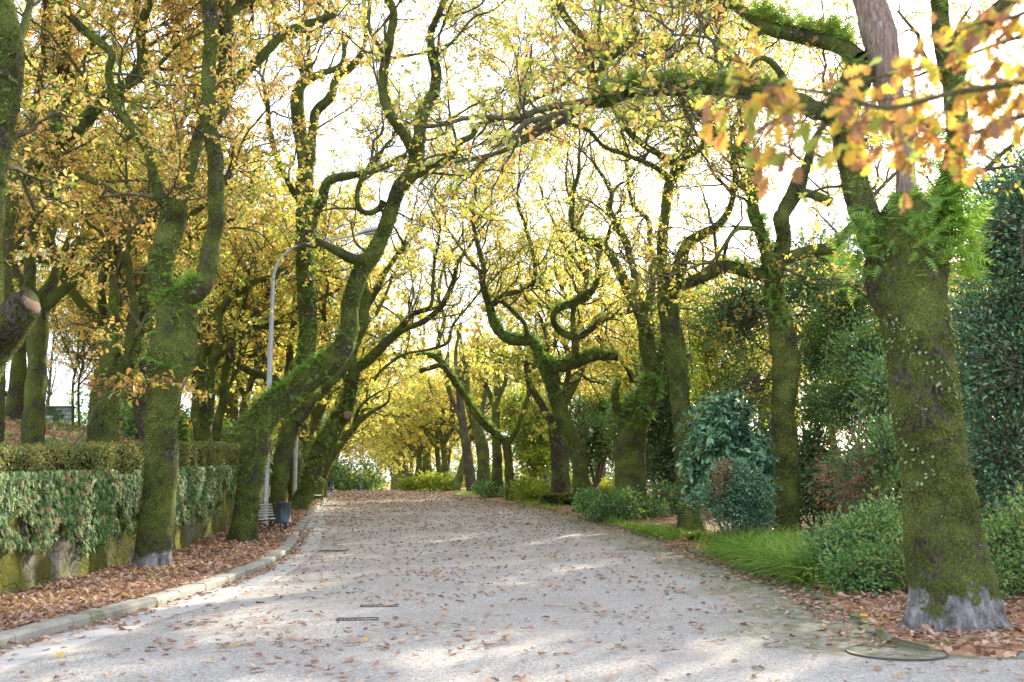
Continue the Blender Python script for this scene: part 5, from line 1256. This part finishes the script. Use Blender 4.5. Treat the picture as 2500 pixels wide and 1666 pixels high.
# ---------------------------------------------------------------- street furniture
def lamp(base,h,reach,label,yaw=0.,hs=1.):
    t_=thing('street_lamp',base,label,'street lamp','tall curved lamp posts along the ivy wall')
    b=np.array(base); mb=MB()
    V,f=tubes(np.array([[b+[0,0,-.1],b+[0,0,.5],b+[0,0,h*.45],b+[0,0,h-2.1]]]),np.array([[.115,.112,.09,.068]]),16); mb.add(V,f)
    V,f=box(b+[0,0,.02],(.42,.42,.05),0,.01); mb.add(V,f)
    V,f=box(b+[.0,-.108,.75],(.12,.02,.34),0,.008); mb.add(V,f)
    mb.build('pole',M['galv'],t_)
    ca,sa=math.cos(yaw),math.sin(yaw)
    mb=MB(); arc=[]
    for u in np.linspace(0,1,16):
        a=u*math.radians(74); arc.append([1.15*(1-math.cos(a)),0,h-2.14+1.35*math.sin(a)])
    ex=arc[-1]; arc.append([reach,0,ex[2]+(reach-ex[0])*.19]); arc.append([reach+.15,0,ex[2]+(reach+.15-ex[0])*.19])
    A=np.array(arc); A=np.stack([A[:,0]*ca,A[:,0]*sa,A[:,2]],-1)+b
    V,f=tubes(A[None],np.linspace(.062,.034,len(A))[None],12,cap=True); mb.add(V,f); mb.build('arm',M['galv'],t_)
    # head: tapered cobra shell
    e=np.array(arc[-1]); L=.95*hs; tilt=.17
    sec=[(0,.05,.05,.0),(.10,.09,.07,.01),(.3,.15,.12,.03),(.62,.17,.14,.03),(.88,.13,.09,.01),(1.,.03,.02,-.02)]
    rings=[];n=14
    for (u,w,hh,o_) in sec:
        ring=[]
        for j in range(n):
            a=j/n*6.283; yv=math.cos(a)*w*hs; zv=math.sin(a)*(hh if math.sin(a)>0 else .03)*hs*1.2+o_
            ring.append([u*L,yv,zv+u*L*tilt])
        rings.append(ring)
    Rg=np.array(rings).reshape(-1,3); Rg=Rg+[e[0]-.06,0,e[2]]
    Rg=np.stack([Rg[:,0]*ca-Rg[:,1]*sa,Rg[:,0]*sa+Rg[:,1]*ca,Rg[:,2]],-1)+b
    idx=np.arange(len(sec)*n).reshape(len(sec),n); Aq=idx[:-1];Bq=np.roll(Aq,-1,1);Dq=idx[1:];Cq=np.roll(Dq,-1,1)
    mb=MB(); mb.add(Rg,[np.stack([Aq,Bq,Cq,Dq],-1).reshape(-1,4),idx[0][None,::-1],idx[-1][None]]); hd_=mb.build('lamp_head',M['galv'],t_)
    # lens bowl below
    rings=[]
    for (u,w) in ((.25,.02),(.32,.11),(.55,.14),(.8,.11),(.9,.02)):
        ring=[]
        for j in range(n):
            a=j/n*6.283; ring.append([u*L,math.cos(a)*w*hs,-.03*hs+min(0,math.sin(a))*w*.55*hs-.002+u*L*tilt])
        rings.append(ring)
    Rg=np.array(rings).reshape(-1,3)+[e[0]-.06,0,e[2]]; Rg=np.stack([Rg[:,0]*ca-Rg[:,1]*sa,Rg[:,0]*sa+Rg[:,1]*ca,Rg[:,2]],-1)+b
    idx=np.arange(5*n).reshape(5,n); Aq=idx[:-1];Bq=np.roll(Aq,-1,1);Dq=idx[1:];Cq=np.roll(Dq,-1,1)
    mb=MB(); mb.add(Rg,[np.stack([Aq,Bq,Cq,Dq],-1).reshape(-1,4)]); mb.build('lens',M['lens'],hd_)
    return t_
lp=P(645,1285,34.5); lamp((lp[0],34.5,float(ground(lp[0],34.5))),10.6,2.85,'nearest tall galvanised lamp post with a curved arm, behind the bench',0.,1.05)
lp=P(718,1213,49.); lamp((lp[0],49.,float(ground(lp[0],49.))),9.6,2.6,'second lamp post, half hidden between two leaning left-row trunks',0.)
lp=P(786,1195,72.); lamp((lp[0],72.,float(ground(lp[0],72.))),9.6,2.6,'farthest lamp post, a thin pole between the slim left-row oaks',0.)
def bench(base,yaw,label,L=1.8):
    t_=thing('park_bench',base,label,'bench','park benches along the ivy wall'); b=np.array(base); ca,sa=math.cos(yaw),math.sin(yaw)
    def tf(V): V=np.asarray(V,float).reshape(-1,3); return np.stack([V[:,0]*ca-V[:,1]*sa,V[:,0]*sa+V[:,1]*ca,V[:,2]],-1)+b
    def rad(c,r,n=6):
        V,f=tubes(np.array([tf(c)]),np.array([r]),8,cap=True); return V,f
    # local x = forward (seat faces +x), y along length
    for s in (-1,1):
        mb=MB(); y=s*(L/2-.12)
        def cu(p,r=.02):
            c=catmull(np.array([[a,y,z] for a,z in p]),5); V,f=rad(c,np.full(len(c),r)); mb.add(V,f)
        cu([(-.30,.86),(-.24,.62),(-.17,.44),(-.16,.40)],.022)
        cu([(-.17,.42),(-.22,.22),(-.30,.0)],.024); cu([(-.19,.38),(-.02,.37),(.16,.39),(.27,.42)],.022)
        cu([(.27,.42),(.33,.38),(.29,.26),(.33,.10),(.38,.0)],.024); cu([(-.28,.03),(-.10,.24),(.06,.29),(.20,.24),(.30,.12)],.018)
        cu([(-.15,.38),(-.05,.28),(.02,.22),(.05,.12),(.18,.02)],.015); cu([(-.22,.2),(-.12,.16),(-.05,.05)],.013)
        mb.build('side_frame',M['iron'],t_)
    mb=MB()
    for (x,z,ty) in [(-.29,.84,1.2),(-.265,.755,1.25),(-.24,.67,1.25),(-.22,.59,1.25),(-.195,.51,1.2)]:
        V,f=box((0,0,0),(.022,L,.060),0,.006); V=V@np.array([[math.cos(.28),0,-math.sin(.28)],[0,1,0],[math.sin(.28),0,math.cos(.28)]])+[x+.028,0,z]; mb.add(tf(V),f)
    mb.build('backrest',M['slat'],t_)
    mb=MB()
    for i,x in enumerate((-.13,-.04,.05,.14,.23)):
        V,f=box((x,0,.405+.006*abs(i-2)),(.068,L,.024),0,.006); mb.add(tf(V),f)
    mb.build('seat',M['slat'],t_); return t_
bp=G(655,1322,.09); b0=(P(655,1322,31.6)[0],31.6,float(zr(31.6))+.09); bench(b0,math.radians(-6),'nearest park bench with pale slats and dark iron sides, beside the bin')
bp=P(762,1228,52.5); bench((bp[0],52.5,float(zr(52.5))+.09),math.radians(-8),'second park bench, in the next kerb bay along')
bp=P(793,1206,80.); bench((bp[0],80.,float(zr(80))+.09),math.radians(-8),'farthest park bench near the path crest')
def bin_(base,label,s=1.):
    t_=thing('litter_bin',base,label,'litter bin','grey litter bins beside the benches'); b=np.array(base)
    mb=MB(); n=28; a=np.arange(n)/n*2*np.pi; rings=[]
    for r,z in ((.20,.34),(.235,.34),(.235,.36),(.242,.365),(.242,.375),(.235,.38),(.235,.93),(.245,.935),(.245,.96),(.225,.96),(.222,.40)):
        rings.append(np.stack([np.cos(a)*r,np.sin(a)*r,np.full(n,z)],-1))
    V=np.array(rings).reshape(-1,3)+b; idx=np.arange(len(rings)*n).reshape(-1,n); A=idx[:-1];B=np.roll(A,-1,1);D=idx[1:];Cq=np.roll(D,-1,1)
    mb.add(V,[np.stack([A,B,Cq,D],-1).reshape(-1,4),idx[0][None,::-1],idx[-1][None]]); mb.build('drum',M['bin'],t_)
    for k,yv in enumerate((-.262,.262)):
        mb=MB(); q=np.array([[b+[0.0,yv,-.1],b+[0.0,yv,.4],b+[0,yv,.78]]]); V,f=tubes(q,np.full((1,3),.022),10,cap=True); mb.add(V,f)
        V,f=box(b+[0,yv*.96,.7],(.05,.03,.05),0,.004); mb.add(V,f)
        mb.build('post',M['bin'],t_)
    return t_
bp=P(689,1326,30.9); bin_((bp[0],30.9,float(zr(30.9))+.09),'nearest round grey litter bin on two posts, right of the bench')
bp=P(807,1205,82.); bin_((bp[0],82.,float(zr(82.))+.09),'small far litter bin at the kerb end near the path crest')
bp=P(876,1196,112.); t_=thing('grey_bin',(bp[0],112,float(zr(112))),'tiny dark bin on the path crest under the yellow trees','litter bin'); mb=MB(); V,f=tubes(np.array([[world_loc(t_)+[0,0,z] for z in (0,.2,.55,.72)]]),np.array([[.17,.2,.2,.14]]),12,cap=True); mb.add(V,f); mb.build('drum',M['bin'],t_)
bp=P(881,1196,112.); b=np.array([bp[0],112,float(zr(112))]); mb=MB(); c=catmull(np.array([b+[.05,0,0],b+[.02,0,.5],b+[-.05,0,.72],b+[-.2,0,.70],b+[-.26,0,.58]]),5); V,f=tubes(c[None],np.full((1,len(c)),.035),8,cap=True); mb.add(V,f); tag(mb.build('hooped_post',M['pole_white'],loc=b),'small white hooped post beside the tiny dark bin on the crest','post')
# drain grates & manhole
def grate(px,py,L,W,yaw,label):
    c=G(px,py); z=float(zr(c[1]))
    t_=thing('drain_grate',(c[0],c[1],z),label,'drain grate','slot drains set in the gravel'); mb=MB()
    def bx(x,y,sx,sy,h,mb):
        V,f=box((0,0,0),(sx,sy,h),0,.002); ca,sa=math.cos(yaw),math.sin(yaw); V=V+[x,y,0]; V=np.stack([V[:,0]*ca-V[:,1]*sa,V[:,0]*sa+V[:,1]*ca,V[:,2]],-1)+[c[0],c[1],z+.006]; mb.add(V,f)
    bx(0,W/2,L,.016,.02,mb); bx(0,-W/2,L,.016,.02,mb); bx(-L/2,0,.016,W,.02,mb); bx(L/2,0,.016,W,.02,mb); mb.build('frame',M['grate'],t_)
    mb=MB(); n=int(L/.05)
    for i in range(n):
        if i<n*.45: bx(-L/2+(i+.5)*L/n,0,.016,W-.03,.012,mb)
    mb.build('bars',M['grate'],t_)
grate(925,1482,.50,.2,math.radians(6),'upper iron drain grate of the pair in the gravel')
grate(873,1514,.50,.2,math.radians(6),'lower iron drain grate of the pair in the gravel')
grate(812,1346,.7,.2,math.radians(4),'far iron drain grate by the gutter slabs')
c=G(2188,1596); zc=float(zr(c[1])); t_=thing('manhole_cover',(c[0],c[1],zc),'round concrete-filled manhole cover near the massive oak','manhole cover')
mb=MB(); a=np.arange(64)/64*2*np.pi; rg=[]
for r,z in ((.478,-.01),(.478,.018),(.464,.018),(.464,.004)): rg.append(np.stack([c[0]+np.cos(a)*r,c[1]+np.sin(a)*r,np.full(64,z+zc)],-1))
V=np.array(rg).reshape(-1,3); idx=np.arange(4*64).reshape(4,64); A=idx[:-1];B=np.roll(A,-1,1);D=idx[1:];Cq=np.roll(D,-1,1)
mb.add(V,[np.stack([A,B,Cq,D],-1).reshape(-1,4)]); mb.build('ring',M['grate'],t_)
mb=MB(); V=np.concatenate([[[c[0],c[1],zc+.017]],np.stack([c[0]+np.cos(a)*.464,c[1]+np.sin(a)*.464,np.full(64,zc+.013)],-1)]); mb.add(V,[np.array([[0,1+i,1+(i+1)%64] for i in range(64)])]); mb.build('lid',M['gravel'],t_)
# ---------------------------------------------------------------- wall, building, small far things
xa,xb=P(-260,1000,58)[0],P(178,1000,58)[0]; zt=P(100,992,58)[2]
t_=thing('stone_wall',((xa+xb)/2,58,5.),'dark mossy ashlar garden wall above the sunlit lawn','wall'); mb=MB(); V,f=box(((xa+xb)/2,58.,(zt-.1+4.4)/2),(xb-xa,.5,zt-.1-4.4),0,.0); mb.add(V,f); mb.build('masonry',M['ashlar'],t_,smooth=False)
mb=MB(); V,f=box(((xa+xb)/2,58.,zt-.05),(xb-xa+.1,.62,.1),0,.02); mb.add(V,f); mb.build('coping',M['edge_stone'],t_,smooth=False)
D=68; e=P(104,990,D); 
pk=P(-190,894,D); hw=(e[0]-pk[0]); zb_=4.2
t_=thing('white_house',(pk[0],D+4,zb_),'low white gabled building with a tiled roof behind the stone wall','building')
mb=MB(); x0,x1=pk[0]-hw,e[0]-.35; ze=e[2]-.12; zp=pk[2]-.12
Vv=[];
for yv in (D,D+9): Vv+=[[x0,yv,zb_],[x1,yv,zb_],[x1,yv,ze],[pk[0],yv,zp],[x0,yv,ze]]
ROT=math.radians(26)
def rt(v):
    v=np.array(v,float)-[e[0],D,0]; return np.stack([v[:,0]*math.cos(ROT)-v[:,1]*math.sin(ROT),v[:,0]*math.sin(ROT)+v[:,1]*math.cos(ROT),v[:,2]],-1)+[e[0],D,0]
mb.add(rt(Vv),[np.array([[0,1,2,3,4],[9,8,7,6,5]]),np.array([[1,6,7,2],[0,4,9,5]])]); mb.build('wall',M['render'],t_,smooth=False)
mb=MB()
for sgn in (1,-1):
    xe=pk[0]+sgn*(hw+.2); zee=e[2]-.08
    q=[[pk[0],D-.3,pk[2]],[xe,D-.3,zee],[xe,D+9.3,zee],[pk[0],D+9.3,pk[2]]]; q2=[[a,b,c_+.16] for a,b,c_ in q]
    mb.add(rt(q+q2),[np.array([[0,1,2,3],[4,7,6,5],[0,4,5,1],[1,5,6,2],[2,6,7,3],[3,7,4,0]])])
mb.build('roof',M['roof'],t_,smooth=False)
pb=gb(488,34); t_=thing('stone_bench',pb,'flat mossy stone slab on the terrace above the hedge','stone bench'); zt=P(488,1079,34)[2]
mb=MB(); V,f=box((pb[0],34,zt-.07),(1.45,.6,.14),.05,.03); mb.add(V,f); mb.build('slab',M['edge_stone'],t_,smooth=False)
mb=MB(); V,f=box((pb[0]-.4,34,(zt-.142+pb[2]-.1)/2),(.22,.45,max(.1,zt-.142-pb[2]+.1)),0,.02); mb.add(V,f); V,f=box((pb[0]+.4,34,(zt-.142+pb[2]-.1)/2),(.22,.45,max(.1,zt-.142-pb[2]+.1)),0,.02); mb.add(V,f); mb.build('supports',M['edge_stone'],t_,smooth=False)
# palm
pb=gb(1467,66); t_=thing('palm_tree',pb,'thick ringed palm trunk behind the multi-stemmed green tree','palm tree'); b=np.array(pb)
C=np.array([b+[.02*math.sin(i*.3),0,i*.09-.2] for i in range(60)]); r=.34+.03*(np.arange(60)%2)+.02*np.sin(np.arange(60)); V,f=limb_tube(C,r,16,seed=5,rough=.06); mb=MB(); mb.add(V,f); mb.build('trunk',M['palm'],t_,smooth=False)
mb=MB(); n=46; a=rng.uniform(0,6.28,n); al=unit(np.stack([np.cos(a),np.sin(a),rng.uniform(-.1,1.2,n)],-1)); scatter(mb,'frond',np.repeat(C[-1][None],n,0),al,rng.uniform(2.2,3.2,n),normal=np.repeat(np.array([[0,0,1.]]),n,0)); mb.build('fronds',M['ever_mid'],t_,smooth=False)
pb=gb(1502,74); b=np.array(pb); mb=MB(); V,f=tubes(np.array([[b+[0,0,-.1],b+[0,0,2],b+[0,0,4.2]]]),np.array([[.09,.07,.06]]),10,cap=True); mb.add(V,f); t_=thing('street_lamp',pb,'slim white park lamp post just left of the thick right-row oak','street lamp'); mb.build('pole',M['pole_white'],t_)
mb=MB(); V,f=tubes(np.array([[b+[0,0,z] for z in (4.2,4.3,4.55,4.7)]]),np.array([[.06,.2,.22,.05]]),14,cap=True); mb.add(V,f); mb.build('lamp_head',M['pole_white'],t_)
# parked car glimpsed between trunks
b=np.array(gb(1592,84)); b[2]=P(1592,1212,84)[2]-.35; t_=thing('parked_car',b,'silver parked car glimpsed right of the thick right-row oak','car')
prof=[(-2.1,.35),(-2.12,.75),(-1.95,.88),(-1.2,.96),(-.65,1.40),(.75,1.44),(1.5,1.02),(2.05,.92),(2.12,.55),(2.1,.35)]
def extr(prof,w,cc):
    n=len(prof); V=[[cc[0]+x,cc[1]+s*w*(1 if z<1. else .82),cc[2]+z] for s in(-1,1) for x,z in prof]
    return np.array(V),[np.array([list(range(n))]),np.array([list(range(2*n-1,n-1,-1))]),np.array([[i,i+n,(i+1)%n+n,(i+1)%n] for i in range(n)])]
mb=MB(); V,f=extr(prof,.85,b); mb.add(V,f); mb.build('body',M['car'],t_,smooth=False)
mb=MB(); V,f=extr([(-1.05,.99),(-.6,1.34),(.7,1.38),(1.25,1.04)],.86,b); mb.add(V,f); mb.build('window',M['glass'],t_,smooth=False)
for sx in (-1.3,1.3):
    for sy in (-.8,.8):
        mb=MB(); V,f=tubes(np.array([[b+[sx,sy-.1,.32],b+[sx,sy+.1,.32]]]),np.full((1,2),.32),16,cap=True); mb.add(V,f); mb.build('wheel',M['tyre'],t_)
b=np.array(gb(1600,76)); mb=MB(); V,f=box((b[0]+.3,76,P(1600,1208,76)[2]-.35),(4.2,.35,.7),0,.03); mb.add(V,f); o=mb.build('low_wall',M['conc'],loc=b,smooth=False); tag(o,'pale low wall in front of the silver car','wall')
# ---------------------------------------------------------------- light
AZ=SUN_AZ; EL=SUN_EL
sv=Vector((math.sin(AZ)*math.cos(EL),math.cos(AZ)*math.cos(EL),math.sin(EL)))
sl=bpy.data.lights.new('sun','SUN'); sl.energy=5.0; sl.angle=math.radians(.55); sl.color=(1.,.90,.72)
so=bpy.data.objects.new('sun',sl); COL.objects.link(so); so.rotation_euler=(-sv).to_track_quat('-Z','Y').to_euler(); so.location=(20,40,30)
w=bpy.data.worlds.new('World'); sc.world=w; w.use_nodes=True; nt=w.node_tree; nt.nodes.clear()
out=nt.nodes.new('ShaderNodeOutputWorld'); bg=nt.nodes.new('ShaderNodeBackground'); sky=nt.nodes.new('ShaderNodeTexSky'); sky.sky_type='NISHITA'; sky.sun_disc=False
sky.sun_elevation=EL; sky.sun_rotation=AZ; sky.dust_density=3.; sky.air_density=1.; 
tc=nt.nodes.new('ShaderNodeTexCoord'); nz=nt.nodes.new('ShaderNodeTexNoise'); nz.inputs['Scale'].default_value=2.4; nz.inputs['Detail'].default_value=5; nz.inputs['Roughness'].default_value=.55
nt.links.new(tc.outputs['Generated'],nz.inputs['Vector'])
rp=nt.nodes.new('ShaderNodeValToRGB'); rp.color_ramp.elements[0].position=.34; rp.color_ramp.elements[1].position=.6
rp.color_ramp.elements[0].color=(.35,.35,.35,1); rp.color_ramp.elements[1].color=(.95,.95,.95,1)
nt.links.new(nz.outputs['Fac'],rp.inputs[0])
mx=nt.nodes.new('ShaderNodeMix'); mx.data_type='RGBA'; nt.links.new(rp.outputs[0],mx.inputs[0]); nt.links.new(sky.outputs[0],mx.inputs[6]); mx.inputs[7].default_value=(7.6,8.1,9.7,1)
nt.links.new(mx.outputs[2],bg.inputs['Color']); bg.inputs['Strength'].default_value=.115
nt.links.new(bg.outputs[0],out.inputs['Surface'])
vs=sc.view_settings; vs.view_transform='Standard'; vs.look='None'; vs.gamma=1; vs.exposure=1.42; vs.use_curve_mapping=False
sc.cycles.max_bounces=6; sc.cycles.diffuse_bounces=3; sc.cycles.transmission_bounces=3; sc.cycles.glossy_bounces=2
if 0: pass
tot=sum(len(o.data.polygons) for o in sc.objects if o.type=='MESH')
print('built',time.time()-T0,'objects',len(sc.objects),'polys',tot)
